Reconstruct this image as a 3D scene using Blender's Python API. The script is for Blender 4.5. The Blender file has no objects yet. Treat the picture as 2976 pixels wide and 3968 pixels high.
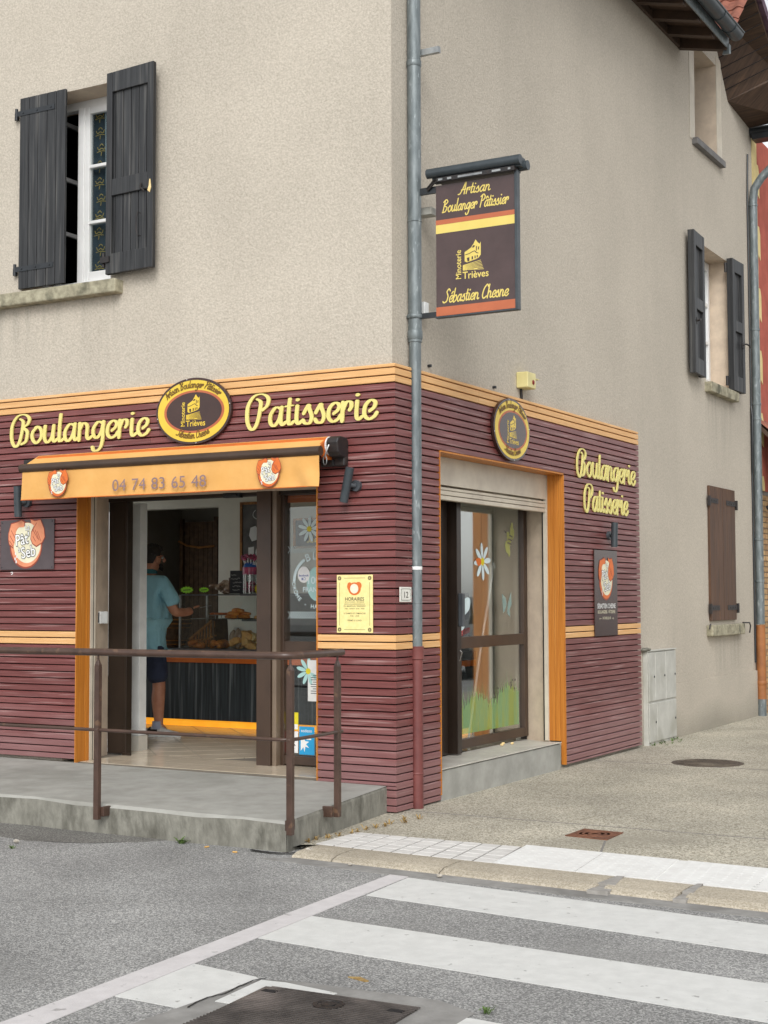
import bpy, bmesh, math, random
from mathutils import Vector, Matrix
random.seed(7)
S = bpy.context.scene
COL = S.collection
RAD = math.radians

# ------------------------------------------------------------------ camera
def look():
    yaw, pit, rol = 0.515346415, 0.0585757656, -0.00310415722
    f = Vector((-math.sin(yaw) * math.cos(pit), math.cos(yaw) * math.cos(pit), math.sin(pit)))
    r = Vector((math.cos(yaw), math.sin(yaw), 0)); u = r.cross(f)
    r2 = math.cos(rol) * r + math.sin(rol) * u; u2 = -math.sin(rol) * r + math.cos(rol) * u
    m = Matrix((r2, u2, -f)).transposed().to_4x4()
    m.translation = (5.19273, -9.337558, 1.568415)
    return m
cd = bpy.data.cameras.new('camera'); cam = bpy.data.objects.new('camera', cd); COL.objects.link(cam)
cd.sensor_fit = 'VERTICAL'; cd.sensor_height = 36; cd.sensor_width = 27
cd.lens = 5642.989 / 3968 * 36; cd.clip_start = .05; cd.clip_end = 500
cam.matrix_world = look(); S.camera = cam

# ------------------------------------------------------------------ light
SUN_EL, SUN_AZ = 38, 152          # azimuth: degrees clockwise from +y
w = bpy.data.worlds.new('World'); S.world = w; w.use_nodes = True
nt = w.node_tree; bg = nt.nodes['Background']
sky = nt.nodes.new('ShaderNodeTexSky'); sky.sky_type = 'NISHITA'; sky.sun_disc = False
sky.sun_elevation = RAD(SUN_EL); sky.sun_rotation = RAD(SUN_AZ); sky.dust_density = 1.2; sky.air_density = 1
hs = nt.nodes.new('ShaderNodeHueSaturation'); hs.inputs['Saturation'].default_value = .12
nt.links.new(sky.outputs[0], hs.inputs['Color']); nt.links.new(hs.outputs[0], bg.inputs[0])
bg.inputs[1].default_value = .15
sl = bpy.data.lights.new('sun', 'SUN'); sl.energy = 1.35; sl.angle = RAD(30); sl.color = (1, .99, .97)
so = bpy.data.objects.new('sun', sl); COL.objects.link(so)
a, e = RAD(SUN_AZ), RAD(SUN_EL)
so.rotation_euler = Vector((math.sin(a) * math.cos(e), math.cos(a) * math.cos(e), math.sin(e))).to_track_quat('Z', 'Y').to_euler()
S.view_settings.view_transform = 'Standard'; S.view_settings.look = 'None'
S.view_settings.exposure = .53; S.view_settings.gamma = 1
S.cycles.use_denoising = True
S.cycles.max_bounces = 10; S.cycles.transparent_max_bounces = 16

# ------------------------------------------------------------------ materials
def srgb(r, g, b, k=1.0):
    return tuple(((c / 255 / 12.92) if c <= 10 else ((c / 255 + .055) / 1.055) ** 2.4) * k for c in (r, g, b))
MATS = {}
def mat(name, c1, c2=None, sc=6., rough=.6, bump=0., bsc=80., metal=0., st=(1, 1, 1), island=0., spec=.5, c3=None, sc3=1.5, lo3=.5, hi3=.7, emit=0., con=(.35, .65), bdist=.004, det=6):
    m = bpy.data.materials.new(name); m.use_nodes = True; n = m.node_tree.nodes; L = m.node_tree.links
    p = n['Principled BSDF']; p.inputs['Roughness'].default_value = rough; p.inputs['Metallic'].default_value = metal
    p.inputs['Specular IOR Level'].default_value = spec
    tc = n.new('ShaderNodeTexCoord'); mp = n.new('ShaderNodeMapping'); mp.inputs['Scale'].default_value = st
    L.new(tc.outputs['Object'], mp.inputs[0])
    if c2 is None: c2 = tuple(x * .86 for x in c1)
    nz = n.new('ShaderNodeTexNoise'); nz.inputs['Scale'].default_value = sc; nz.inputs['Detail'].default_value = det; nz.inputs['Roughness'].default_value = .6
    L.new(mp.outputs[0], nz.inputs['Vector'])
    mr = n.new('ShaderNodeMapRange'); mr.inputs[1].default_value, mr.inputs[2].default_value = con
    L.new(nz.outputs['Fac'], mr.inputs[0])
    mx = n.new('ShaderNodeMix'); mx.data_type = 'RGBA'; mx.inputs[6].default_value = (*c1, 1); mx.inputs[7].default_value = (*c2, 1)
    L.new(mr.outputs[0], mx.inputs[0]); out = mx.outputs[2]
    if c3:
        n3 = n.new('ShaderNodeTexNoise'); n3.inputs['Scale'].default_value = sc3; n3.inputs['Detail'].default_value = 5
        L.new(mp.outputs[0], n3.inputs['Vector'])
        r3 = n.new('ShaderNodeMapRange'); r3.inputs[1].default_value = lo3; r3.inputs[2].default_value = hi3
        L.new(n3.outputs['Fac'], r3.inputs[0])
        m3 = n.new('ShaderNodeMix'); m3.data_type = 'RGBA'; L.new(r3.outputs[0], m3.inputs[0]); L.new(out, m3.inputs[6]); m3.inputs[7].default_value = (*c3, 1)
        out = m3.outputs[2]
    if island:
        g = n.new('ShaderNodeNewGeometry'); r4 = n.new('ShaderNodeMapRange'); r4.inputs[3].default_value = 1 - island; r4.inputs[4].default_value = 1 + island
        L.new(g.outputs['Random Per Island'], r4.inputs[0])
        h = n.new('ShaderNodeHueSaturation'); L.new(r4.outputs[0], h.inputs['Value']); L.new(out, h.inputs['Color']); out = h.outputs[0]
    L.new(out, p.inputs['Base Color'])
    if emit:
        L.new(out, p.inputs['Emission Color']); p.inputs['Emission Strength'].default_value = emit
    if bump:
        b = n.new('ShaderNodeBump'); b.inputs['Strength'].default_value = bump; b.inputs['Distance'].default_value = bdist
        nb = n.new('ShaderNodeTexNoise'); nb.inputs['Scale'].default_value = bsc; nb.inputs['Detail'].default_value = 3
        L.new(mp.outputs[0], nb.inputs['Vector']); L.new(nb.outputs['Fac'], b.inputs['Height']); L.new(b.outputs[0], p.inputs['Normal'])
    MATS[name] = m; return m

def stone_mat(name, c1, c2, c3, scale, bump=.6, rough=.85, stain=None, spread=.5):
    """speckled aggregate: voronoi cells of three colours plus broad wear"""
    m = bpy.data.materials.new(name); m.use_nodes = True; n = m.node_tree.nodes; L = m.node_tree.links
    p = n['Principled BSDF']; p.inputs['Roughness'].default_value = rough
    tc = n.new('ShaderNodeTexCoord')
    v = n.new('ShaderNodeTexVoronoi'); v.inputs['Scale'].default_value = scale; L.new(tc.outputs['Object'], v.inputs['Vector'])
    sp = n.new('ShaderNodeSeparateColor'); L.new(v.outputs['Color'], sp.inputs[0])
    cr = n.new('ShaderNodeValToRGB'); cr.color_ramp.elements[0].position = .15; cr.color_ramp.elements[0].color = (*c1, 1)
    cr.color_ramp.elements[1].position = .95; cr.color_ramp.elements[1].color = (*c3, 1)
    el = cr.color_ramp.elements.new(spread); el.color = (*c2, 1)
    L.new(sp.outputs[0], cr.inputs[0])
    n2 = n.new('ShaderNodeTexNoise'); n2.inputs['Scale'].default_value = 1.1; n2.inputs['Detail'].default_value = 7; L.new(tc.outputs['Object'], n2.inputs['Vector'])
    mr = n.new('ShaderNodeMapRange'); mr.inputs[1].default_value = .3; mr.inputs[2].default_value = .7; mr.inputs[3].default_value = .78; mr.inputs[4].default_value = 1.18
    L.new(n2.outputs['Fac'], mr.inputs[0])
    h = n.new('ShaderNodeHueSaturation'); L.new(cr.outputs[0], h.inputs['Color']); L.new(mr.outputs[0], h.inputs['Value'])
    out = h.outputs[0]
    if stain:
        n3 = n.new('ShaderNodeTexNoise'); n3.inputs['Scale'].default_value = .8; n3.inputs['Detail'].default_value = 8; L.new(tc.outputs['Object'], n3.inputs['Vector'])
        r3 = n.new('ShaderNodeMapRange'); r3.inputs[1].default_value = .56; r3.inputs[2].default_value = .72; r3.inputs[4].default_value = .75; L.new(n3.outputs['Fac'], r3.inputs[0])
        mx = n.new('ShaderNodeMix'); mx.data_type = 'RGBA'; L.new(r3.outputs[0], mx.inputs[0]); L.new(out, mx.inputs[6]); mx.inputs[7].default_value = (*stain, 1); out = mx.outputs[2]
    L.new(out, p.inputs['Base Color'])
    b = n.new('ShaderNodeBump'); b.inputs['Strength'].default_value = bump; b.inputs['Distance'].default_value = .006
    L.new(v.outputs['Distance'], b.inputs['Height']); b.invert = True; L.new(b.outputs[0], p.inputs['Normal'])
    MATS[name] = m; return m

def stucco_mat(name, c1, c2, stain):
    m = bpy.data.materials.new(name); m.use_nodes = True; n = m.node_tree.nodes; L = m.node_tree.links
    p = n['Principled BSDF']; p.inputs['Roughness'].default_value = .95; p.inputs['Specular IOR Level'].default_value = .15
    tc = n.new('ShaderNodeTexCoord')
    g = n.new('ShaderNodeTexNoise'); g.inputs['Scale'].default_value = 55; g.inputs['Detail'].default_value = 5; g.inputs['Roughness'].default_value = .65; L.new(tc.outputs['Object'], g.inputs['Vector'])
    r = n.new('ShaderNodeMapRange'); r.inputs[1].default_value = .29; r.inputs[2].default_value = .71; L.new(g.outputs['Fac'], r.inputs[0])
    mx = n.new('ShaderNodeMix'); mx.data_type = 'RGBA'; mx.inputs[6].default_value = (*c2, 1); mx.inputs[7].default_value = (*c1, 1); L.new(r.outputs[0], mx.inputs[0])
    # rain streaks and broad soiling
    mp = n.new('ShaderNodeMapping'); mp.inputs['Scale'].default_value = (2.2, 2.2, .22); L.new(tc.outputs['Object'], mp.inputs[0])
    s = n.new('ShaderNodeTexNoise'); s.inputs['Scale'].default_value = 1.6; s.inputs['Detail'].default_value = 7; L.new(mp.outputs[0], s.inputs['Vector'])
    rs = n.new('ShaderNodeMapRange'); rs.inputs[1].default_value = .5; rs.inputs[2].default_value = .85; rs.inputs[4].default_value = .22; L.new(s.outputs['Fac'], rs.inputs[0])
    m2 = n.new('ShaderNodeMix'); m2.data_type = 'RGBA'; L.new(rs.outputs[0], m2.inputs[0]); L.new(mx.outputs[2], m2.inputs[6]); m2.inputs[7].default_value = (*stain, 1)
    s2 = n.new('ShaderNodeTexNoise'); s2.inputs['Scale'].default_value = .7; s2.inputs['Detail'].default_value = 6; L.new(tc.outputs['Object'], s2.inputs['Vector'])
    r2 = n.new('ShaderNodeMapRange'); r2.inputs[1].default_value = .35; r2.inputs[2].default_value = .7; r2.inputs[3].default_value = 1.05; r2.inputs[4].default_value = .93; L.new(s2.outputs['Fac'], r2.inputs[0])
    h = n.new('ShaderNodeHueSaturation'); L.new(m2.outputs[2], h.inputs['Color']); L.new(r2.outputs[0], h.inputs['Value'])
    stains = [(0, -3.15, -2.62, 2.9, 4.14), (0, -4.6, -3.2, 3.5, 4.14), (1, 7.75, 9.0, 3.0, 4.05), (1, 8.0, 9.15, .35, 1.1)]
    last = h.outputs[0]; so_ = n.new('ShaderNodeSeparateXYZ'); L.new(tc.outputs['Object'], so_.inputs[0])
    mq = n.new('ShaderNodeMapping'); mq.inputs['Scale'].default_value = (9, 9, .7); L.new(tc.outputs['Object'], mq.inputs[0])
    nq = n.new('ShaderNodeTexNoise'); nq.inputs['Scale'].default_value = 1.4; nq.inputs['Detail'].default_value = 6; L.new(mq.outputs[0], nq.inputs['Vector'])
    rq = n.new('ShaderNodeMapRange'); rq.inputs[1].default_value = .38; rq.inputs[2].default_value = .68; L.new(nq.outputs['Fac'], rq.inputs[0])
    def ramp(src, a_, b_):
        q = n.new('ShaderNodeMapRange'); q.interpolation_type = 'SMOOTHSTEP'; q.inputs[1].default_value = a_; q.inputs[2].default_value = b_; L.new(src, q.inputs[0]); return q.outputs[0]
    def mul(a_, b_):
        q = n.new('ShaderNodeMath'); q.operation = 'MULTIPLY'
        for k_, v_ in ((0, a_), (1, b_)):
            if isinstance(v_, (int, float)): q.inputs[k_].default_value = v_
            else: L.new(v_, q.inputs[k_])
        return q.outputs[0]
    for ax_, a0, a1, z0, z1 in stains:
        u_ = so_.outputs['XY'[ax_]]; other = so_.outputs['YX'[ax_]]
        m_ = mul(mul(ramp(u_, a0, a0 + .15), ramp(u_, a1, a1 - .15)), mul(ramp(so_.outputs['Z'], z0, z1 - .1), ramp(so_.outputs['Z'], z1 + .02, z1 - .02)))
        m_ = mul(mul(m_, rq.outputs[0]), .24)
        q = n.new('ShaderNodeMix'); q.data_type = 'RGBA'; L.new(m_, q.inputs[0]); L.new(last, q.inputs[6]); q.inputs[7].default_value = (.13, .125, .105, 1); last = q.outputs[2]
    # grime band near the ground
    sx = n.new('ShaderNodeSeparateXYZ'); L.new(tc.outputs['Object'], sx.inputs[0])
    ad = n.new('ShaderNodeMath'); ad.operation = 'MULTIPLY_ADD'; ad.inputs[1].default_value = .9; L.new(s2.outputs['Fac'], ad.inputs[0]); L.new(sx.outputs['Z'], ad.inputs[2])
    rg = n.new('ShaderNodeMapRange'); rg.inputs[1].default_value = .42; rg.inputs[2].default_value = .85; rg.inputs[3].default_value = .6; rg.inputs[4].default_value = 0; L.new(ad.outputs[0], rg.inputs[0])
    m4 = n.new('ShaderNodeMix'); m4.data_type = 'RGBA'; L.new(rg.outputs[0], m4.inputs[0]); L.new(last, m4.inputs[6]); m4.inputs[7].default_value = (.2, .19, .15, 1)
    L.new(m4.outputs[2], p.inputs['Base Color'])
    b = n.new('ShaderNodeBump'); b.inputs['Strength'].default_value = .55; b.inputs['Distance'].default_value = .012
    L.new(g.outputs['Fac'], b.inputs['Height']); L.new(b.outputs[0], p.inputs['Normal'])
    MATS[name] = m; return m

def wood_mat(name, c1, c2, c3, rough=.45, st=(3, 3, 110), island=.12, worn=.58, spec=.5, sc=1.0):
    """painted or stained boards: long grain, knots, worn streaks (the maroon ones also hold painted sheen), a tint of its own per board"""
    m = mat(name, c1, c2, sc=sc, rough=rough, st=st, island=island, bump=.06, bsc=1.2, bdist=.002, c3=c3, sc3=.55, lo3=worn, hi3=worn + .16, spec=spec, det=8)
    return m

def glass_mat(name, tint=(.86, .9, .89), base=.07, rough=.0):
    m = bpy.data.materials.new(name); m.use_nodes = True; n = m.node_tree.nodes; L = m.node_tree.links
    n.remove(n['Principled BSDF']); o = n['Material Output']
    t = n.new('ShaderNodeBsdfTransparent'); t.inputs[0].default_value = (*tint, 1)
    g = n.new('ShaderNodeBsdfGlossy'); g.inputs['Roughness'].default_value = rough; g.inputs[0].default_value = (.95, .97, .97, 1)
    lw = n.new('ShaderNodeLayerWeight'); pw = n.new('ShaderNodeMath'); pw.operation = 'POWER'; pw.inputs[1].default_value = 3.6
    L.new(lw.outputs['Facing'], pw.inputs[0])
    # faint film of dust so that the pane is never perfectly even
    tc = n.new('ShaderNodeTexCoord'); nz = n.new('ShaderNodeTexNoise'); nz.inputs['Scale'].default_value = 3; nz.inputs['Detail'].default_value = 5; L.new(tc.outputs['Object'], nz.inputs['Vector'])
    mr = n.new('ShaderNodeMapRange'); mr.inputs[3].default_value = base; mr.inputs[4].default_value = base * 1.5; L.new(nz.outputs['Fac'], mr.inputs[0])
    ad = n.new('ShaderNodeMath'); ad.operation = 'ADD'; ad.use_clamp = True; L.new(pw.outputs[0], ad.inputs[0]); L.new(mr.outputs[0], ad.inputs[1])
    mx = n.new('ShaderNodeMixShader'); L.new(ad.outputs[0], mx.inputs[0]); L.new(t.outputs[0], mx.inputs[1]); L.new(g.outputs[0], mx.inputs[2])
    L.new(mx.outputs[0], o.inputs[0]); MATS[name] = m; return m

stucco_mat('stucco', srgb(200, 191, 177), srgb(170, 162, 148), srgb(164, 156, 143))
wood_mat('maroon_wood', srgb(123, 69, 66), srgb(100, 50, 48), srgb(158, 124, 120), rough=.42, worn=.56, spec=.6, sc=.8)  # pale streaks carry both varnish wear and glossy sheen put into the colour
def weather(name, col, z0, z1, amount):
    """boards near the ground bleached and dusty, in uneven patches"""
    m = MATS[name]; n = m.node_tree.nodes; L = m.node_tree.links; p = n['Principled BSDF']; src = p.inputs['Base Color'].links[0].from_socket
    tc = n.new('ShaderNodeTexCoord'); s_ = n.new('ShaderNodeSeparateXYZ'); L.new(tc.outputs['Object'], s_.inputs[0])
    mp = n.new('ShaderNodeMapping'); mp.inputs['Scale'].default_value = (1.2, 1.2, 9); L.new(tc.outputs['Object'], mp.inputs[0])
    nz = n.new('ShaderNodeTexNoise'); nz.inputs['Scale'].default_value = 1; nz.inputs['Detail'].default_value = 7; L.new(mp.outputs[0], nz.inputs['Vector'])
    ad = n.new('ShaderNodeMath'); ad.operation = 'MULTIPLY_ADD'; ad.inputs[1].default_value = .9; L.new(nz.outputs['Fac'], ad.inputs[0]); L.new(s_.outputs['Z'], ad.inputs[2])
    r_ = n.new('ShaderNodeMapRange'); r_.interpolation_type = 'SMOOTHSTEP'; r_.inputs[1].default_value = z0 + .45; r_.inputs[2].default_value = z1 + .45; r_.inputs[3].default_value = amount; r_.inputs[4].default_value = 0; L.new(ad.outputs[0], r_.inputs[0])
    x = n.new('ShaderNodeMix'); x.data_type = 'RGBA'; L.new(r_.outputs[0], x.inputs[0]); L.new(src, x.inputs[6]); x.inputs[7].default_value = (*col, 1); L.new(x.outputs[2], p.inputs['Base Color'])
weather('maroon_wood', srgb(150, 116, 116), .2, .8, .5)
wood_mat('pale_orange_wood', srgb(222, 176, 120), srgb(206, 156, 100), srgb(232, 192, 144), rough=.55, island=.05)
wood_mat('orange_wood', srgb(194, 124, 44), srgb(172, 102, 30), srgb(204, 138, 62), rough=.5, st=(90, 90, 2), island=.03)
wood_mat('shutter_wood', srgb(52, 53, 54), srgb(28, 29, 31), srgb(78, 77, 75), rough=.55, st=(48, 48, 2.0), island=.2, worn=.54)
wood_mat('brown_shutter_wood', srgb(96, 66, 45), srgb(62, 43, 30), srgb(120, 86, 58), rough=.6, st=(60, 60, 2), island=.12)
wood_mat('soffit_wood', srgb(80, 60, 45), srgb(54, 40, 30), srgb(88, 66, 48), rough=.7, st=(3, 40, 3), island=.12)
wood_mat('counter_wood', srgb(62, 70, 74), srgb(30, 36, 40), srgb(120, 128, 130), rough=.5, st=(45, 45, 1.6), island=.05, worn=.56)
mat('black_gap', (.008, .006, .006), rough=.9)
mat('dark_brown_metal', srgb(46, 36, 29), srgb(36, 28, 22), rough=.32, sc=3)
mat('brown_metal', srgb(72, 55, 43), srgb(60, 45, 35), rough=.38, sc=3)
mat('taupe_metal', srgb(126, 110, 94), srgb(112, 97, 82), rough=.35, sc=3)
mat('rail_paint', srgb(82, 62, 52), srgb(66, 49, 41), rough=.36, sc=9, c3=srgb(104, 80, 62), sc3=14, lo3=.62, hi3=.7)
mat('zinc', srgb(126, 133, 134), srgb(98, 106, 108), rough=.5, metal=.35, sc=4, st=(6, 6, 1.5), c3=srgb(156, 164, 164), sc3=7, lo3=.6, hi3=.7)
mat('maroon_iron', srgb(120, 66, 62), srgb(98, 50, 48), rough=.5, sc=6)
mat('orange_iron', srgb(160, 102, 56), srgb(134, 84, 46), rough=.6, sc=7)
mat('dark_metal', srgb(40, 44, 48), srgb(28, 31, 34), rough=.4, sc=8)
mat('slate_metal', srgb(64, 71, 75), srgb(50, 57, 61), rough=.4, sc=6)
mat('grey_plastic', srgb(76, 80, 84), srgb(62, 66, 70), rough=.42, sc=7)
mat('black_iron', srgb(28, 28, 30), srgb(46, 38, 34), rough=.55, sc=30)
mat('steel', srgb(170, 172, 170), srgb(130, 132, 132), rough=.3, metal=.7, sc=10)
mat('chrome', srgb(210, 210, 208), rough=.15, metal=1)
mat('white_paint', srgb(226, 228, 226), srgb(208, 210, 208), rough=.45, sc=5)
mat('beige_paint', srgb(205, 196, 178), srgb(186, 176, 160), rough=.5, sc=4)
mat('reveal_plaster', srgb(214, 196, 174), srgb(196, 178, 158), rough=.9, sc=7, bump=.3, bsc=150, bdist=.003)
mat('concrete', srgb(166, 165, 158), srgb(148, 147, 140), rough=.9, sc=5, bump=.4, bsc=60, c3=srgb(132, 131, 123), sc3=1.6, lo3=.5, hi3=.8)
mat('old_concrete', srgb(140, 138, 128), srgb(112, 110, 101), rough=.95, sc=14, st=(1, 1, .45), bump=.7, bsc=45, bdist=.012, c3=srgb(88, 86, 77), sc3=7, lo3=.5, hi3=.78)
mat('sill_stone', srgb(172, 166, 142), srgb(128, 122, 102), rough=.9, sc=14, bump=.5, bsc=70, c3=srgb(92, 90, 74), sc3=5, lo3=.52, hi3=.66)
mat('grey_sill', srgb(120, 118, 116), srgb(100, 98, 96), rough=.7)
stone_mat('asphalt', srgb(112, 112, 110), srgb(142, 141, 139), srgb(182, 181, 177), 150, bump=.4, stain=srgb(130, 129, 126), spread=.55)
stone_mat('old_asphalt', srgb(84, 82, 78), srgb(108, 106, 101), srgb(144, 142, 136), 150, bump=.35, stain=srgb(78, 75, 70), spread=.55)
stone_mat('pebble_concrete', srgb(130, 124, 109), srgb(170, 163, 145), srgb(202, 196, 180), 105, bump=.5, spread=.45, stain=srgb(150, 144, 129))
stone_mat('kerb_stone', srgb(154, 144, 126), srgb(174, 164, 145), srgb(190, 181, 164), 150, bump=.25)
mat('gutter_concrete', srgb(150, 148, 144), srgb(126, 124, 120), rough=.9, sc=6, bump=.3, bsc=120, c3=srgb(112, 110, 106), sc3=2.5)
mat('road_paint', srgb(214, 214, 210), srgb(203, 203, 199), rough=.65, sc=12, bump=.35, bsc=160, c3=srgb(158, 157, 153), sc3=19, lo3=.68, hi3=.73)
mat('old_road_paint', srgb(208, 204, 203), srgb(197, 193, 192), rough=.7, sc=14, bump=.4, bsc=160, c3=srgb(160, 157, 155), sc3=17, lo3=.67, hi3=.73)
mat('tactile_white', srgb(232, 232, 228), srgb(222, 221, 217), rough=.6, sc=9)
mat('paver_white', srgb(214, 212, 207), srgb(202, 199, 194), rough=.75, sc=14, island=.05)
mat('joint_pale', srgb(160, 156, 150), srgb(142, 138, 132), rough=.95, sc=20)
mat('joint_grey', srgb(132, 128, 122), rough=.95, sc=40)
mat('rust_iron', srgb(128, 84, 60), srgb(92, 58, 42), rough=.8, sc=18, bump=.5, bsc=90)
mat('cast_iron', srgb(96, 84, 72), srgb(70, 62, 54), rough=.7, sc=14, bump=.5, bsc=90, c3=srgb(122, 112, 96), sc3=3)
mat('tread_iron', srgb(84, 78, 74), srgb(58, 53, 50), rough=.55, sc=9, metal=.3, c3=srgb(128, 118, 112), sc3=2)
mat('tile_floor', srgb(214, 200, 178), srgb(198, 184, 162), rough=.16, sc=3)
mat('grout', srgb(120, 112, 100), rough=.9)
mat('step_tile', srgb(198, 194, 184), srgb(180, 176, 166), rough=.45, sc=5)
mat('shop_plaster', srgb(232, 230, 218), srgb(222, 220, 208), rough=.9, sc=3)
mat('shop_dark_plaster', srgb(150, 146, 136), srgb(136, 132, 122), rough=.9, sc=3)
mat('roof_tile', srgb(146, 92, 74), srgb(116, 70, 58), rough=.8, sc=9, island=.1)
mat('purple_tile', srgb(96, 74, 88), srgb(76, 56, 70), rough=.7, sc=9, island=.1)
mat('red_render', srgb(178, 92, 74), srgb(158, 78, 62), rough=.9, sc=5, bump=.2, bsc=100)
mat('yellow_quoin', srgb(226, 206, 146), srgb(206, 186, 128), rough=.9, sc=5)
mat('alarm_plastic', srgb(222, 210, 150), srgb(206, 194, 134), rough=.5)
mat('cabinet_plastic', srgb(190, 189, 181), srgb(172, 171, 163), rough=.6, sc=5, c3=srgb(160, 158, 146), sc3=3)
mat('lamp_red', srgb(130, 30, 24), rough=.3)
mat('awning_cloth', srgb(220, 168, 98), srgb(211, 157, 85), rough=.85, sc=4, bump=.3, bsc=5, bdist=.02)
mat('awning_orange_end', srgb(204, 104, 34), rough=.6)
mat('sign_yellow', srgb(222, 200, 110), srgb(214, 192, 98), rough=.45, sc=5)
mat('letter_yellow', srgb(226, 214, 132), srgb(218, 206, 122), rough=.5, sc=8)
mat('gold', srgb(226, 196, 70), srgb(216, 184, 60), rough=.35, sc=4)
mat('sign_orange', srgb(184, 102, 66), srgb(174, 94, 60), rough=.45, sc=5)
mat('sign_brown', srgb(76, 58, 56), srgb(66, 50, 48), rough=.22, sc=5)
mat('oval_brown', srgb(66, 44, 38), srgb(56, 36, 32), rough=.18, sc=5)
mat('sign_grey', srgb(84, 74, 76), srgb(74, 64, 66), rough=.4, sc=6)
mat('text_brown', srgb(110, 78, 22), rough=.5)
mat('ink', srgb(58, 52, 40), rough=.6)
mat('ink_soft', srgb(120, 108, 72), rough=.6)
mat('ink_violet', srgb(140, 116, 118), rough=.8)
mat('logo_skin', srgb(226, 148, 110), srgb(214, 134, 96), rough=.5)
mat('logo_line', srgb(150, 66, 48), rough=.5)
mat('logo_cream', srgb(232, 226, 196), rough=.5)
mat('logo_orange', srgb(220, 112, 44), rough=.5)
mat('white_gloss', srgb(238, 238, 236), rough=.35)
mat('plaque', srgb(238, 224, 156), srgb(230, 214, 142), rough=.5, sc=30)
mat('enamel', srgb(232, 230, 220), rough=.25)
mat('petal', srgb(214, 232, 234), rough=.5)
mat('sticker_teal', srgb(168, 208, 204), rough=.5)
mat('sticker_yellow', srgb(222, 206, 40), rough=.5)
mat('sticker_blue', srgb(40, 160, 214), rough=.4)
mat('sticker_red', srgb(190, 40, 50), rough=.4)
mat('sticker_green', srgb(40, 116, 50), rough=.4)
mat('facebook_blue', srgb(66, 84, 160), rough=.5)
mat('grass_print', srgb(160, 192, 112), srgb(120, 178, 128), rough=.5, sc=4, st=(1, 30, 3), c3=srgb(164, 182, 76), sc3=.35, lo3=.46, hi3=.6)
mat('paper', srgb(228, 228, 224), rough=.8)
mat('skin', srgb(196, 140, 112), srgb(182, 124, 98), rough=.55, sc=12)
mat('hair', srgb(34, 26, 22), srgb(20, 15, 13), rough=.6, sc=60, st=(3, 3, 1))
mat('tshirt', srgb(158, 212, 228), srgb(146, 200, 218), rough=.9, sc=7, st=(1, 1, .6), bump=1, bsc=7, bdist=.06)
mat('collar_teal', srgb(60, 116, 124), rough=.9)
mat('shorts_navy', srgb(52, 60, 84), srgb(40, 48, 68), rough=.9, sc=8, bump=.4, bsc=12, bdist=.02)
mat('shoe_white', srgb(206, 204, 200), srgb(176, 174, 172), rough=.6, sc=20)
mat('shoe_black', srgb(34, 34, 38), rough=.6)
mat('sock', srgb(170, 176, 196), rough=.9)
mat('counter_grey', srgb(98, 96, 98), srgb(84, 82, 84), rough=.4)
mat('counter_orange', srgb(222, 116, 36), srgb(210, 104, 28), rough=.4)
mat('plinth_glow', srgb(255, 178, 50), srgb(250, 164, 40), rough=.4, emit=.55)
mat('croissant', srgb(236, 156, 72), srgb(200, 112, 44), rough=.5, sc=22)
mat('bread', srgb(238, 190, 116), srgb(210, 148, 78), rough=.7, sc=16)
mat('crumb', srgb(236, 214, 160), srgb(222, 190, 128), rough=.9, sc=30)
mat('wicker', srgb(176, 122, 62), srgb(130, 84, 40), rough=.7, sc=20)
mat('dark_wicker', srgb(104, 80, 56), srgb(70, 52, 36), rough=.7, sc=14)
mat('cellophane', srgb(190, 170, 150), srgb(120, 90, 70), rough=.15, sc=9)
mat('neon_green', srgb(160, 232, 40), rough=.6)
mat('slate', srgb(34, 36, 40), srgb(46, 48, 52), rough=.7, sc=6)
mat('chalk', srgb(190, 190, 186), rough=.9)
mat('candy_pink', srgb(190, 80, 110), srgb(120, 50, 84), rough=.3, sc=9, island=.3)
mat('candy_blue', srgb(50, 110, 190), rough=.4)
mat('picture_dark', srgb(46, 42, 38), srgb(96, 92, 86), rough=.5, sc=5)
mat('curtain_dark', srgb(74, 88, 98), srgb(88, 100, 110), rough=.9, sc=9)
mat('curtain_gold', srgb(232, 200, 110), rough=.7)
mat('sheer', srgb(206, 216, 220), srgb(180, 192, 198), rough=.9, sc=4, st=(14, 14, 1))
mat('pvc', srgb(232, 232, 230), srgb(222, 222, 220), rough=.3, sc=4)
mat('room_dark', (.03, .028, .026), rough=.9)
mat('dry_grass', srgb(176, 148, 92), srgb(140, 112, 64), rough=.9, sc=30)
mat('weed', srgb(92, 118, 52), srgb(66, 90, 36), rough=.8, sc=30)
mat('butt', srgb(214, 168, 96), rough=.8)
mat('pebble', srgb(196, 190, 178), srgb(160, 152, 140), rough=.9, sc=40)
mat('brick', srgb(190, 160, 116), srgb(150, 112, 78), rough=.9, sc=14, island=.18)
mat('car_paint', srgb(34, 38, 42), srgb(30, 33, 37), rough=.12, metal=.4, sc=2)
mat('car_glass', (.01, .012, .014), rough=.04)
mat('tyre', (.02, .02, .02), rough=.8)
mat('tail_red', srgb(200, 40, 36), rough=.15)
mat('cream_render', srgb(216, 206, 184), srgb(198, 188, 166), rough=.9, sc=4)
mat('bee_yellow', srgb(196, 200, 116), rough=.5)
glass_mat('glass', tint=(.94, .96, .95), base=.12)
def film_mat(name, src, see):
    """translucent printed film: the print lets part of what is behind show through"""
    m = MATS[src].copy(); n = m.node_tree.nodes; L = m.node_tree.links; o = n['Material Output']; t = n.new('ShaderNodeBsdfTransparent'); x = n.new('ShaderNodeMixShader'); x.inputs[0].default_value = see
    L.new(n['Principled BSDF'].outputs[0], x.inputs[1]); L.new(t.outputs[0], x.inputs[2]); L.new(x.outputs[0], o.inputs[0]); MATS[name] = m
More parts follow.
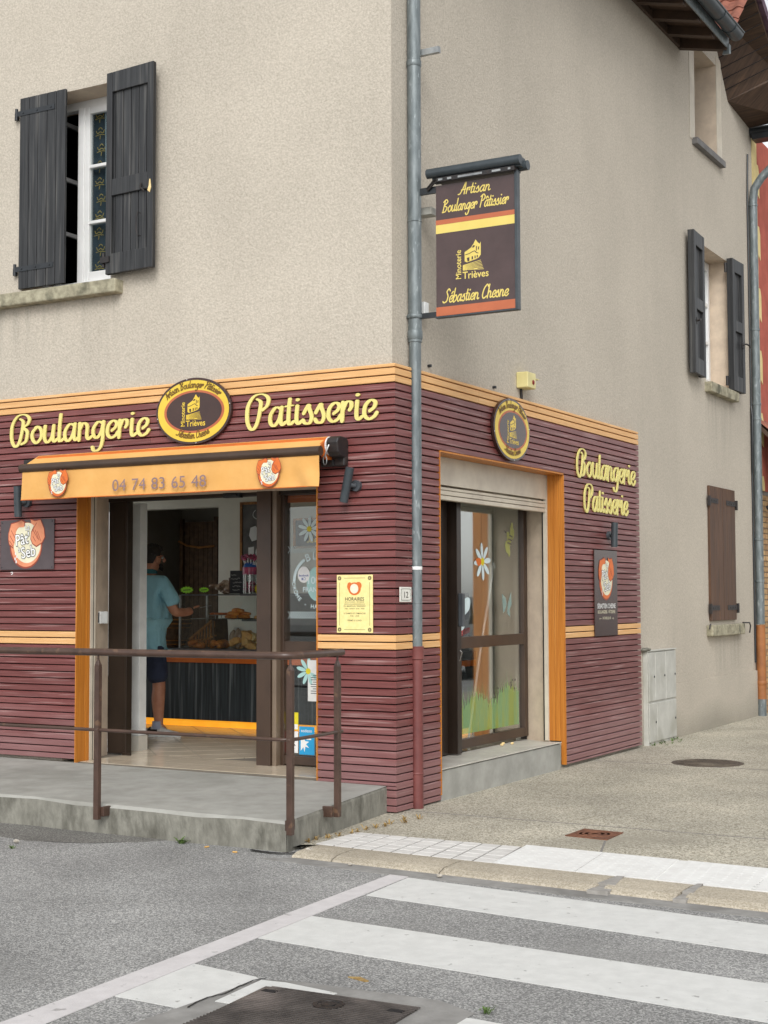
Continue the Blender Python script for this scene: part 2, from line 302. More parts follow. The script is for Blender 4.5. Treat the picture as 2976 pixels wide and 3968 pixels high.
glass_mat('street_glass', tint=(.94, .96, .95), base=.055)
film_mat('grass_film', 'grass_print', .46); film_mat('teal_film', 'sticker_teal', .55); film_mat('bee_film', 'bee_yellow', .4)
glass_mat('clear_glass', tint=(.93, .95, .94), base=.03)
glass_mat('upper_glass', tint=(.8, .84, .85), base=.1)

# ------------------------------------------------------------------ mesh helpers
def LEFT(u, v, d=0): return (u, -d, v)          # street facade: u along x, d outwards
def RIGHT(u, v, d=0): return (d, u, v)          # side facade: u along y, d outwards
def at_left(y0): return lambda u, v, d=0: (u, y0 - d, v)
def at_right(x0): return lambda u, v, d=0: (x0 + d, u, v)
def floor_at(z0): return lambda u, v, d=0: (u, v, z0 + d)

class MB:
    def __init__(s): s.v = []; s.f = []; s.m = []; s.st = []; s.ft = []
    def add(s, vs, fs, mi=0):
        o = len(s.v); s.st.append(o); s.ft.append(len(s.f)); s.v += [tuple(p) for p in vs]
        for f in fs: s.f.append(tuple(i + o for i in f)); s.m.append(mi)
    def hexa(s, p, mi=0):
        s.add(p, [(0, 3, 2, 1), (4, 5, 6, 7), (0, 1, 5, 4), (1, 2, 6, 5), (2, 3, 7, 6), (3, 0, 4, 7)], mi)
    def box(s, x0, x1, y0, y1, z0, z1, mi=0):
        s.hexa([(x0, y0, z0), (x1, y0, z0), (x1, y1, z0), (x0, y1, z0), (x0, y0, z1), (x1, y0, z1), (x1, y1, z1), (x0, y1, z1)], mi)
    def fbox(s, F, u0, u1, v0, v1, d0, d1, mi=0):
        s.hexa([F(u0, v0, d0), F(u1, v0, d0), F(u1, v0, d1), F(u0, v0, d1), F(u0, v1, d0), F(u1, v1, d0), F(u1, v1, d1), F(u0, v1, d1)], mi)
    def poly(s, pts, mi=0): s.add(pts, [tuple(range(len(pts)))], mi)
    def prism(s, F, pts, d0, d1, mi=0):
        n = len(pts); s.add([F(u, v, d0) for u, v in pts] + [F(u, v, d1) for u, v in pts],
            [tuple(range(n - 1, -1, -1)), tuple(range(n, 2 * n))] + [(i, (i + 1) % n, n + (i + 1) % n, n + i) for i in range(n)], mi)
    def flat(s, F, pts, d, mi=0): s.poly([F(u, v, d) for u, v in pts], mi)
    def tube(s, pts, r, n=12, mi=0, caps=True):
        pts = [Vector(p) for p in pts]; rs = r if isinstance(r, (list, tuple)) else [r] * len(pts)
        vs = []; up = None
        for i, p in enumerate(pts):
            d = (pts[min(i + 1, len(pts) - 1)] - pts[max(i - 1, 0)]).normalized()
            if up is None:
                up = Vector((0, 0, 1)) if abs(d.z) < .9 else Vector((0, 1, 0))
            x = d.cross(up).normalized(); y = x.cross(d).normalized(); up = y
            for k in range(n):
                t = 2 * math.pi * k / n; vs.append(p + (x * math.cos(t) + y * math.sin(t)) * rs[i])
        fs = [(i * n + k, i * n + (k + 1) % n, (i + 1) * n + (k + 1) % n, (i + 1) * n + k) for i in range(len(pts) - 1) for k in range(n)]
        if caps: fs += [tuple(range(n - 1, -1, -1)), tuple((len(pts) - 1) * n + k for k in range(n))]
        s.add(vs, fs, mi)
    def lathe(s, c, prof, n=24, mi=0, axis='z'):
        vs = []
        for r, h in prof:
            for k in range(n):
                t = 2 * math.pi * k / n; a_, b_ = r * math.cos(t), r * math.sin(t)
                vs.append({'z': (c[0] + a_, c[1] + b_, c[2] + h), 'y': (c[0] + a_, c[1] + h, c[2] + b_), 'x': (c[0] + h, c[1] + a_, c[2] + b_)}[axis])
        m_ = len(prof)
        fs = [(i * n + k, i * n + (k + 1) % n, (i + 1) * n + (k + 1) % n, (i + 1) * n + k) for i in range(m_ - 1) for k in range(n)]
        fs += [tuple(range(n)), tuple((m_ - 1) * n + k for k in range(n))]
        s.add(vs, fs, mi)
    def ball(s, c, r, n=10, mi=0, jit=0):
        rx, ry, rz = r if isinstance(r, tuple) else (r, r, r)
        vs = []; fs = []
        for i in range(n + 1):
            ph = math.pi * i / n
            for k in range(n * 2):
                t = math.pi * k / n; q = 1 + random.uniform(-jit, jit)
                vs.append((c[0] + rx * q * math.sin(ph) * math.cos(t), c[1] + ry * q * math.sin(ph) * math.sin(t), c[2] + rz * q * math.cos(ph)))
        for i in range(n):
            for k in range(n * 2): fs.append((i * 2 * n + k, i * 2 * n + (k + 1) % (2 * n), (i + 1) * 2 * n + (k + 1) % (2 * n), (i + 1) * 2 * n + k))
        s.add(vs, fs, mi)
    def ribbon(s, F, pts, wd, d0, d1, mi=0, smooth=True, steps=6, nib=0.):
        p = catmull(pts, steps) if smooth and len(pts) > 2 else [Vector(q) for q in pts]
        L_, R_ = [], []; n = len(p); wf = lambda d: wd * (1 - nib + nib * abs(d.y)) if nib else wd
        for i in range(n):
            d = (p[min(i + 1, n - 1)] - p[max(i - 1, 0)])
            d = d.normalized() if d.length > 1e-9 else Vector((1, 0)); nn = Vector((-d.y, d.x)) * wf(d) / 2
            L_.append(p[i] + nn); R_.append(p[i] - nn)
        def cap(c, d, flip):
            a0 = math.atan2(d.y, d.x); return [c + Vector((math.cos(a0 + t), math.sin(a0 + t))) * wf(d) / 2 for t in (flip * math.pi / 2 * q for q in (.6, .2, -.2, -.6))]
        d = (p[-1] - p[-2]).normalized(); e_ = cap(p[-1], d, 1); d = (p[0] - p[1]).normalized(); b_ = cap(p[0], d, 1)
        dr = lambda i: d1 + (d1 - d0 if d1 > d0 else .001) * .08 * i / n
        vs = [F(q.x, q.y, dr(i)) for i, q in enumerate(L_)] + [F(q.x, q.y, dr(i)) for i, q in enumerate(R_)]
        vs += [F(q.x, q.y, d0) for q in L_] + [F(q.x, q.y, d0) for q in R_]
        fs = [(i, i + 1, n + i + 1, n + i) for i in range(n - 1)]
        fs += [(i, i + 1, 2 * n + i + 1, 2 * n + i) for i in range(n - 1)] + [(n + i, n + i + 1, 3 * n + i + 1, 3 * n + i) for i in range(n - 1)]
        s.add(vs, fs, mi)
        for cp, a_, c_, i in ((e_, L_[-1], R_[-1], n - 1), (b_, R_[0], L_[0], 0)):
            ring = [a_] + cp + [c_]; k = len(ring)
            s.add([F(q.x, q.y, dr(i)) for q in ring] + [F(q.x, q.y, d0) for q in ring], [tuple(range(k))] + [(j, j + 1, k + j + 1, k + j) for j in range(k - 1)], mi)
    def text(s, F, body, u, v, size, d, mi=0, rot=0., ax='CENTER', bold=0., sx=1., slant=0., thick=0.):
        vs, fs = text_geo(body, ax, bold); c, n_ = math.cos(rot), math.sin(rot)
        q = [((x + y * slant) * size * sx, y * size) for x, y in vs]
        s.add([F(u + x * c - y * n_, v + x * n_ + y * c, d) for x, y in q], fs, mi)
    def build_each(s, name, mats, parent=None, **k):
        """one object per separate piece added"""
        st = s.st + [len(s.v)]; ft = s.ft + [len(s.f)]; out = []
        for i in range(len(s.st)):
            b_ = MB(); b_.v = s.v[st[i]:st[i + 1]]; b_.f = [tuple(q - st[i] for q in f) for f in s.f[ft[i]:ft[i + 1]]]; b_.m = s.m[ft[i]:ft[i + 1]]; out.append(b_.build(name, mats, parent, **k))
        return out
    def build(s, name, mats, parent=None, smooth=False, bevel=0., loc=None):
        me = bpy.data.meshes.new(name); o = bpy.data.objects.new(name, me); COL.objects.link(o)
        off = Vector(loc) if loc else (Vector(parent_loc(parent)) if parent else Vector((0, 0, 0)))
        me.from_pydata([tuple(Vector(p) - off) for p in s.v], [], s.f)
        for m_ in (mats if isinstance(mats, (list, tuple)) else [mats]): me.materials.append(MATS[m_])
        for p_, i in zip(me.polygons, s.m): p_.material_index = i; p_.use_smooth = smooth
        me.update()
        if parent: o.parent = parent
        elif loc: o.location = loc
        if smooth and bevel == 0: shade_auto(me)
        if bevel:
            b = o.modifiers.new('edge', 'BEVEL'); b.width = bevel; b.segments = 2; b.limit_method = 'ANGLE'; b.angle_limit = RAD(40)
        return o
def shade_auto(me):
    bm = bmesh.new(); bm.from_mesh(me)
    for e_ in bm.edges:
        if len(e_.link_faces) == 2 and e_.calc_face_angle(0) > RAD(42): e_.smooth = False
    bm.to_mesh(me); bm.free()
def parent_loc(o):
    v = Vector((0, 0, 0))
    while o: v += o.location; o = o.parent
    return v
def catmull(pts, st=6):
    p = [Vector(q) for q in pts]; out = []
    for i in range(len(p) - 1):
        a_, b_, c_, d_ = p[max(i - 1, 0)], p[i], p[i + 1], p[min(i + 2, len(p) - 1)]
        for k in range(st):
            t = k / st; out.append(.5 * (2 * b_ + (c_ - a_) * t + (2 * a_ - 5 * b_ + 4 * c_ - d_) * t * t + (3 * b_ - a_ - 3 * c_ + d_) * t ** 3))
    return out + [p[-1]]
_tc = {}
def text_geo(body, ax, bold):
    k = (body, ax, bold)
    if k not in _tc:
        cu = bpy.data.curves.new('lettering', 'FONT'); cu.body = body; cu.size = 1; cu.align_x = ax; cu.offset = bold; cu.resolution_u = 3
        o = bpy.data.objects.new('lettering', cu); COL.objects.link(o); bpy.context.view_layer.update()
        me = o.evaluated_get(bpy.context.evaluated_depsgraph_get()).to_mesh()
        _tc[k] = ([(v.co.x, v.co.y) for v in me.vertices], [tuple(p.vertices) for p in me.polygons])
        bpy.data.objects.remove(o); bpy.data.curves.remove(cu)
    return _tc[k]
def thing(name, label, cat, loc=(0, 0, 0), group=None):
    o = bpy.data.objects.new(name, None); COL.objects.link(o); o.location = loc; o.empty_display_size = .1
    return tag(o, label, cat, group)
def tag(o, label, cat, group=None):
    o['label'] = label; o['category'] = cat
    if group: o['group'] = group
    return o
def struct(o): o['kind'] = 'structure'; return o
def circ(cx, cy, rx, ry=None, n=40, a0=0, a1=2 * math.pi):
    ry = ry or rx; return [(cx + rx * math.cos(a0 + (a1 - a0) * i / n), cy + ry * math.sin(a0 + (a1 - a0) * i / n)) for i in range(n)]

# ------------------------------------------------------------------ script lettering: pen strokes per letter, x-height 1
G = {
 'a': (1.02, [[(.72, .9), (.42, 1), (.1, .6), (.12, .15), (.38, 0), (.66, .35), (.78, .95)], [(.78, 1), (.74, .3), (.86, .02), (1.08, .15)]]),
 'o': (.92, [[(.48, 1), (.12, .68), (.12, .28), (.42, 0), (.76, .3), (.74, .75), (.48, 1), (.3, .92)]]),
 'u': (1.02, [[(.1, 1), (.1, .25), (.34, 0), (.64, .3), (.74, 1)], [(.74, 1), (.72, .25), (.85, .02), (1.05, .15)]]),
 'l': (.48, [[(.16, 2), (.15, .25), (.28, .02), (.5, .15)]]),
 'n': (1.0, [[(.1, 1), (.1, 0)], [(.1, .55), (.36, .98), (.64, .8), (.65, .22), (.78, .02), (1, .15)]]),
 'g': (.98, [[(.72, .9), (.42, 1), (.1, .62), (.14, .2), (.4, .06), (.66, .4), (.78, .95)], [(.78, 1), (.76, -.3), (.56, -.82), (.22, -.86), (.1, -.6)]]),
 'e': (.84, [[(.42, .42), (.66, .6), (.72, .85), (.48, 1), (.16, .72), (.12, .25), (.38, 0), (.68, .1), (.84, .3)]]),
 'r': (.78, [[(.1, 1), (.1, 0)], [(.1, .5), (.32, .98), (.56, .98), (.62, .72), (.52, .56)]]),
 'i': (.5, [[(.16, 1), (.15, .25), (.28, .02), (.5, .15)], [(.16, 1.5), (.17, 1.52)]]),
 't': (.55, [[(.22, 1.65), (.2, .25), (.33, .02), (.55, .15)], [(-.02, 1.02), (.46, 1.06)]]),
 's': (.74, [[(.08, .55), (.36, 1), (.4, .8), (.58, .35), (.48, .02), (.2, .02), (.06, .18)]]),
 'h': (1.0, [[(.12, 2), (.1, 0)], [(.1, .55), (.36, .98), (.64, .8), (.65, .22), (.78, .02), (1, .15)]]),
 'b': (.9, [[(.12, 2), (.1, .15), (.36, 0), (.72, .36), (.62, .92), (.3, .9), (.12, .6)]]),
 'B': (1.3, [[(.34, 1.95), (.2, 0)], [(0, 1.7), (.55, 2.05), (.98, 1.65), (.38, 1.08), (1, .75), (.78, .12), (.12, 0)]]),
 'P': (1.12, [[(.34, 1.95), (.2, 0)], [(0, 1.7), (.55, 2.05), (1, 1.6), (.72, 1.1), (.32, 1)]]),
 'A': (1.16, [[(-.25, .05), (.1, .15), (.45, 1), (.75, 2), (.88, 0)], [(.2, .72), (1.02, .8)]]),
 'S': (1.12, [[(1.02, 1.7), (.72, 2.02), (.36, 1.6), (.74, .95), (.62, .2), (.1, 0), (-.15, .2)]]),
 'C': (1.16, [[(1.1, 1.7), (.78, 2.02), (.28, 1.45), (.14, .5), (.48, 0), (1.02, .3)]]),
 ' ': (.55, []),
 # looped capitals of the big cut-out letters
 'B2': (1.5, [[(.62, 1.85), (.84, 1.55), (.8, .7), (.6, .02), (.3, -.1), (.04, .4), (.06, 1.35), (.4, 2.15), (.95, 2.25), (1.28, 1.85), (1.2, 1.3), (.9, 1.02), (1.2, .72), (1.14, .16), (.82, .0)]]),
 'P2': (1.42, [[(.6, 1.85), (.84, 1.55), (.8, .7), (.6, .02), (.3, -.1), (.04, .4), (.06, 1.35), (.4, 2.15), (.95, 2.25), (1.3, 1.85), (1.26, 1.2), (1.0, .92)]]),
}
ACC = {'é': ('e', [[(.36, 1.3), (.62, 1.55)]]), 'è': ('e', [[(.3, 1.55), (.55, 1.3)]]), 'â': ('a', [[(.2, 1.3), (.45, 1.6), (.7, 1.3)]])}
def glyphs(word, big=False):
    out = []; x = 0
    for ch in word:
        st = []; b_ = ch
        if ch in ACC: b_, st = ACC[ch]
        if big and ch in 'BP': b_ = ch + '2'
        adv, g = G[b_]; out.append((ch, [[(px + x, py) for px, py in s_] for s_ in list(g) + list(st)])); x += adv
    return out, x
def script(mb, F, word, u, v, xh, pen, d0, d1, mi=0, slant=.2, sx=1., center=True, warp=None, big=False, each=None, nib=0.):
    """write a word: u,v = centre (or start) of the baseline, xh = x-height; each = callback building one mesh per letter"""
    gl, W = glyphs(word, big); o = -W / 2 if center else 0
    for ch, strokes in gl:
        m_ = MB() if each else mb
        for si, s_ in enumerate(strokes):
            q = [((px + o + py * slant) * xh * sx, py * xh) for px, py in s_]
            q = [warp(*t) for t in q] if warp else [(u + t[0], v + t[1]) for t in q]
            m_.ribbon(F, q, pen * (1.25 if len(s_) == 2 and abs(s_[0][1] - s_[1][1]) < .05 and s_[0][1] > 1.3 else 1), d0, d1 + si * .0007, mi, nib=nib)
        if each and strokes: each(ch, m_)
# ================================================================== ground
g = MB()
N = 40
g.poly([(-60, -60, -.02), (80, -60, -.02), (80, 90, -.02), (-60, 90, -.02)])
struct(g.build('road', 'asphalt'))
g = MB()   # pavement: pebble concrete along the side street, wrapping the corner
g.prism(floor_at(0), [(.0, -1.5), (.216, -1.4), (1.5, -1.5), (3.15, -1.55), (4.2, -1.7), (4.6, .5), (4.8, 40), (-.02, 40), (-.05, 0), (-.1, -.02), (.1, -1.6)], -.1, 0)
struct(g.build('pavement', 'pebble_concrete'))
g = MB()   # joints cut in the pavement and its dirty seam against the walls
g.fbox(floor_at(.0), .0, 4.5, .16, .172, 0, .0025); g.fbox(floor_at(.0), 0, 4.6, 3.9, 3.912, 0, .0025); g.prism(floor_at(0), [(1.75, -.4), (1.9, -.88), (1.915, -.88), (1.765, -.4)], 0, .0025)
struct(g.build('pavement_joint', 'joint_grey'))
g = MB()   # kerb, dropped at the crossing, rounded nose
us = [.25, .55, 1.3, 2.26, 2.3, 2.72, 2.76, 3.25, 5.2]
for i in range(len(us) - 1):
    a_, b_ = us[i], us[i + 1]
    if b_ - a_ < .06: continue
    yb = lambda u: -1.42 - (u - .2) * .047 - .03; yf = lambda u: -1.79 - (u - .3) * .055
    ps = []
    for u in (a_ + .006, b_ - .006):
        ps.append([(u, yb(u), -.05), (u, yb(u), .012), (u, yb(u) - .12, .018), (u, yf(u) + .07, .012), (u, yf(u) + .015, -.004), (u, yf(u), -.025), (u, yf(u), -.08)])
    k = len(ps[0]); g.add(ps[0] + ps[1], [(j, j + 1, k + j + 1, k + j) for j in range(k - 1)] + [tuple(range(k)), tuple(range(2 * k - 1, k - 1, -1))])
struct(g.build('kerb', 'kerb_stone'))
g = MB(); g.prism(floor_at(0), [(.08, -1.9), (.3, -1.77), (3.3, -1.94), (5.4, -2.06), (5.4, -2.2), (3.3, -2.075), (1.0, -1.97)], -.03, -.015)
struct(g.build('kerb_gutter', 'gutter_concrete'))
g = MB()   # broken mortar in the kerb joints
for u, k in ((2.28, 1), (2.74, .6)):
    g.prism(floor_at(0), [(u - .01, -1.56), (u + .03 * k, -1.55), (u + .07 * k, -1.80), (u - .03 * k, -1.80)], -.02, .0185); g.prism(floor_at(0), [(u - .03 * k, -1.80), (u + .07 * k, -1.80), (u + .08 * k, -1.94), (u - .04 * k, -1.94)], -.05, .004)
struct(g.build('kerb_joint', 'joint_pale'))
# small white setts at the start of the kerb
g = MB(); h = MB()
h.prism(floor_at(0), [(.18, -.88), (1.4, -.88), (1.5, -1.49), (.2, -1.405)], -.01, .003)
for i in range(9):
    for j in range(5):
        f0, f1 = (i + .05) / 9, (i + .95) / 9; t0, t1 = (j + .04) / 5, (j + .96) / 5
        def q(f, t): x = .185 + f * (1.2 + t * .09); return (x, -.885 - t * (.52 + f * .08))
        g.prism(floor_at(0), [q(f0, t0), q(f1, t0), q(f1, t1), q(f0, t1)], 0, .007 + random.uniform(0, .002))
struct(g.build('paver_strip', 'paver_white', bevel=.003)); struct(h.build('paver_bed', 'joint_grey'))
mark_ = MB(); mark_.prism(floor_at(0), [(-9, -1.4), (-.75, -1.55), (-.95, -1.78), (-1.25, -1.98), (-1.62, -2.08), (-2.3, -1.98), (-3.4, -2.5), (-9, -2.6)], -.03, -.0175); struct(mark_.build('asphalt_patch', 'old_asphalt'))
# tactile slabs: a thing each
xs = [(1.40, 1.92), (1.925, 2.40), (2.46, 2.98), (3.04, 3.6)]
for i, (a_, b_) in enumerate(xs):
    m_ = MB(); yb = lambda x: -.83 - (x - 1.4) * .045; yf = lambda x: -1.505 - (x - 1.45) * .025
    m_.prism(floor_at(0), [(a_ + .0, yb(a_)), (b_, yb(b_)), (b_ + .08 - (.05 if i == 2 else 0), yf(b_)), (a_ + .08, yf(a_))], -.02, .012)
    nn = 8
    for r_ in range(10):
        for c_ in range(nn):
            t = (r_ + .5) / 10; x = a_ + .02 + (b_ - a_) * (c_ + .5) / nn + .08 * t - .02
            y = yb(x) + (yf(x) - yb(x)) * t
            m_.lathe((x, y, .0), [(.014, .0115), (.011, .0134), (.005, .0137)], 8)
    o = m_.build('tactile_slab', 'tactile_white', smooth=True, loc=((a_ + b_) / 2, -1.17, 0))
    tag(o, ['white blistered tactile slab next to the small white setts', 'second white tactile slab, between the first slab and the wedge shaped gap', 'white tactile slab between the two wedge shaped mortar gaps', 'white tactile slab cut by the right edge of the photo'][i], 'tactile slab', 'tactile slabs along the kerb')
g = MB(); g.prism(floor_at(0), [(2.40, -.88), (2.46, -.88), (2.54, -1.52), (2.47, -1.52)], -.02, .009); g.prism(floor_at(0), [(2.975, -.9), (3.04, -.9), (3.125, -1.54), (3.01, -1.54)], -.02, .009)
struct(g.build('mortar_gap', 'tactile_white'))
# painted markings
def mark(name, pts, m_, z=-.016):
    g = MB(); g.prism(floor_at(0), pts, z - .003, z); return struct(g.build(name, m_))
mark('road_edge_line', [(1.05, -1.93), (1.175, -1.95), (1.226, -2.9), (1.313, -4.4), (1.37, -5.4), (1.215, -5.6), (1.155, -4.2), (1.085, -2.8)], 'old_road_paint')
mark('crosswalk_stripe', [(1.188, -2.003), (3.285, -2.221), (5.2, -2.42), (5.3, -2.99), (3.433, -2.784), (1.226, -2.537)], 'road_paint')
mark('crosswalk_stripe', [(1.243, -3.107), (3.565, -3.283), (5.4, -3.42), (5.5, -3.97), (3.708, -3.825), (1.273, -3.623)], 'road_paint')
mark('crosswalk_stripe', [(1.304, -4.156), (1.665, -4.208), (1.74, -4.26), (1.70, -4.4), (1.72, -4.738), (1.337, -4.722)], 'road_paint')
mark('crosswalk_stripe', [(2.53, -4.32), (2.74, -4.315), (5.5, -4.5), (5.6, -5.0), (2.62, -4.9)], 'road_paint')
mark('crosswalk_stripe', [(1.72, -4.25), (1.83, -4.235), (2.1, -4.27), (2.1, -4.3), (1.81, -4.31), (1.83, -4.6), (1.74, -4.6)], 'road_paint', -.012)
# patched frame and the tread plate hatch
mark('concrete_patch', [(1.62, -5.3), (1.70, -4.24), (1.86, -4.185), (2.50, -4.155), (2.70, -4.25), (2.72, -5.3)], 'gutter_concrete', -.0155)
t = thing('manhole_cover', 'large brown tread plate hatch set in the road at the crossing', 'manhole cover', (2.2, -4.7, -.02))
m_ = MB(); m_.prism(floor_at(0), [(1.80, -4.335), (2.49, -4.315), (2.55, -5.2), (1.86, -5.2)], -.02, -.008); m_.build('plate', 'tread_iron', t)
m_ = MB()
for i in range(44):       # raised lozenge tread: two crossing families of low bars
    y = -4.33 - i * .021
    m_.hexa([(1.83, y, -.009), (2.5, y + .02, -.009), (2.5, y + .011, -.009), (1.83, y - .009, -.009), (1.83, y - .002, -.0045), (2.5, y + .018, -.0045), (2.5, y + .013, -.0045), (1.83, y - .007, -.0045)])
m_.build('tread', 'tread_iron', t)
m_ = MB(); m_.lathe((2.17, -4.45, -.008), [(.062, 0), (.062, .006), (.045, .007), (.044, .003), (.03, .003), (.03, .007)], 24); m_.build('lock', 'black_iron', t, smooth=True)
m_ = MB()
for p in ((1.86, -4.40), (2.44, -4.40)): m_.fbox(floor_at(0), p[0] - .03, p[0] + .03, p[1] - .018, p[1] + .018, -.008, -.004)
m_.build_each('lifting_hole', 'black_gap', t)

t = thing('manhole_cover', 'round worn iron manhole cover in the pebble pavement', 'manhole cover', (1.02, 4.2, 0))
m_ = MB(); m_.lathe((1.02, 4.2, -.01), [(.335, 0), (.335, .0135), (.30, .0135), (.30, .011), (.292, .011), (.292, .015), (.001, .015)], 48); m_.build('frame', 'cast_iron', t, smooth=True)
m_ = MB()
for i in range(-8, 9):
    for j in range(-8, 9):
        if i * i + j * j < 64: m_.box(1.02 + i * .034 - .011, 1.02 + i * .034 + .011, 4.2 + j * .034 - .011, 4.2 + j * .034 + .011, .004, .0085)
m_.build('grip', 'cast_iron', t)
t = thing('drain_cover', 'small square rusty drain cover in the pavement', 'drain cover', (1.6, -.19, 0))
m_ = MB(); m_.prism(floor_at(0), [(1.461, -.02), (1.75, -.045), (1.758, -.372), (1.455, -.34)], -.01, .006); m_.build('frame', 'rust_iron', t)
for r_ in (.12, .085, .045):
    m_ = MB(); m_.lathe((1.605, -.195, .006), [(r_, 0), (r_ - .004, .004), (r_ - .014, .004), (r_ - .018, 0)], 32); m_.build('ring', 'rust_iron', t, smooth=True)

# raised entrance slab in front of the shop
g = MB(); top = [(-9, 0, .235), (-.088, 0, .194), (.12, -1.637, .170), (-9, -1.5, .215)]
n1 = 26; vs = []; fs = []
for i in range(n1 + 1):   # front edge slightly irregular
    f = i / n1; x = -9 + 9.12 * f; w_ = .006 * math.sin(i * 2.3) + .004 * math.sin(i * 5.1)
    zt = .215 + (.170 - .215) * f; yf = -1.5 - .137 * f
    vs += [(x - .2 * f, 0.0, .235 - .041 * f), (x, yf + .02, zt + w_ * .3), (x, yf + w_, zt - .02 + w_), (x + .004, yf + w_ * 1.5, -.05)]
for i in range(n1):
    for j in range(3): fs.append((i * 4 + j, i * 4 + 4 + j, i * 4 + 5 + j, i * 4 + 1 + j))
mi = [0, 0, 1] * n1; o_ = len(g.v); g.v += vs
for f_, k in zip(fs, mi): g.f.append(f_); g.m.append(k)
L0 = n1 * 4; vs2 = []
for i in range(9):
    f = i / 8; w_ = .005 * math.sin(i * 3.1)
    vs2 += [(-.088 + .208 * f + w_, -1.617 * f, .194 - .024 * f), (-.08 + .208 * f + w_, -1.637 * f, .175 - .024 * f), (-.08 + .212 * f + w_, -1.64 * f, -.05)]
g.add(vs2, [(i * 3 + j, i * 3 + 3 + j, i * 3 + 4 + j, i * 3 + 1 + j) for i in range(8) for j in range(2)], 1)
struct(g.build('entrance_platform', ['concrete', 'old_concrete']))

# ================================================================== the corner house
H = thing('corner_house', 'beige rendered corner house with maroon timber shopfront and grey shutters', 'building')
T = .05
def wall(name, F, us, vs, holes, depth, m_, m_rev, d=0.0):
    """front faces with openings, plastered reveals, solid back"""
    b_ = MB(); us = sorted(set(us)); vs = sorted(set(vs))
    inh = lambda u, v: next((h for h in holes if h[0] < u < h[1] and h[2] < v < h[3]), None)
    for i in range(len(us) - 1):
        for j in range(len(vs) - 1):
            if inh((us[i] + us[i + 1]) / 2, (vs[j] + vs[j + 1]) / 2): continue
            for dd in (d, d - depth): b_.poly([F(us[i], vs[j], dd), F(us[i + 1], vs[j], dd), F(us[i + 1], vs[j + 1], dd), F(us[i], vs[j + 1], dd)])
    for h in holes:
        u0, u1, v0, v1 = h
        for a_, c_ in (((u0, v0), (u0, v1)), ((u1, v0), (u1, v1)), ((u0, v1), (u1, v1)), ((u0, v0), (u1, v0))):
            b_.poly([F(a_[0], a_[1], d), F(c_[0], c_[1], d), F(c_[0], c_[1], d - depth), F(a_[0], a_[1], d - depth)], 1)
    return b_.build(name, [m_, m_rev], H)
FLw, FRw = at_left(T), at_right(-T)
WIN = (-3.75, -2.755, 4.22, 5.93); DOOR = (-3.24, -.62, .2, 2.46)
wall('facade', FLw, [-6.8, -T, WIN[0], WIN[1], DOOR[0], DOOR[1]], [-.3, 9.6, 8.05, *WIN[2:], *DOOR[2:]], [WIN, DOOR], .5, 'stucco', 'reveal_plaster')
SD = (.70, 3.40, .2, 2.72); SW = (7.86, 8.86, 4.17, 5.84); SA = (7.56, 8.47, 7.07, 8.28)
wall('side_wall', FRw, [T, 10.08, *SD[:2], *SW[:2], *SA[:2]], [-.3, 10.4, *SD[2:], *SW[2:], *SA[2:]], [SD, SW, SA], .42, 'stucco', 'reveal_plaster')
# thickened plinth at the far end of the side wall
m_ = MB(); m_.fbox(FRw, 6.4, 10.08, -.1, .595, 0.002, .03); m_.build('plinth', 'stucco', H)
# smooth plaster bands round the attic opening
m_ = MB(); F = FRw
m_.fbox(F, 7.36, 7.555, 7.05, 8.4, .001, .006); m_.fbox(F, 8.475, 8.68, 7.05, 8.4, .001, .006); m_.build_each('window_band', 'beige_paint', H)

# ---- cladding: horizontal boards, mitred at the corner
def slat(b_, F, u0, u1, z0, z1, mit0=0, mit1=0, th=.035):
    pr = [(-th, z0), (-.003, z0), (0, z0 + .003), (0, z1 - .006), (-.006, z1), (-th, z1)]
    vs = [F(u0 - mit0 * d_, z, d_) for d_, z in pr] + [F(u1 + mit1 * d_, z, d_) for d_, z in pr]; k = len(pr)
    b_.add(vs, [tuple(range(k)), tuple(range(2 * k - 1, k - 1, -1))] + [(i, (i + 1) % k, k + (i + 1) % k, k + i) for i in range(k)])
PITCH = (3.276 - 1.299) / 35
def rows():
    z = 3.276 - PITCH * 58; i = 0
    while z < 3.29: yield z, z + PITCH - .0085; z += PITCH
tops = [r_ for r_ in rows()]
def is_pale(z): return z > 3.155 or 1.13 < z < 1.285
def clad(F, pieces, side):
    mar, pals = MB(), {}
    for z0, z1 in tops:
        if z1 > 3.3: z1 = 3.30
        for (u0, u1, zlo, zhi, m0, m1) in pieces:
            if z1 <= zlo + .01 or z0 >= zhi - .01: continue
            a_, c_ = max(z0, zlo), min(z1, zhi)
            if c_ - a_ < .008: continue
            b_ = pals.setdefault((z0 > 2, u0), MB()) if is_pale(z0) else mar
            if u1 - u0 > 2.2:
                s_ = u0 + (u1 - u0) * random.uniform(.25, .75)
                slat(b_, F, u0, s_ - .001, a_, c_, m0, 0); slat(b_, F, s_ + .001, u1, a_, c_, 0, m1)
            else: slat(b_, F, u0, u1, a_, c_, m0, m1)
    mar.build('maroon_cladding', 'maroon_wood', H); [q.build('pale_slats', 'pale_orange_wood', H) for q in pals.values()]
CT = 3.3
clad(LEFT, [(-6.8, -3.056, .235, CT, 0, 0), (-3.056, -.674, 2.455, CT, 0, 0), (-.674, 0, .195, CT, 0, 1)], 'l')
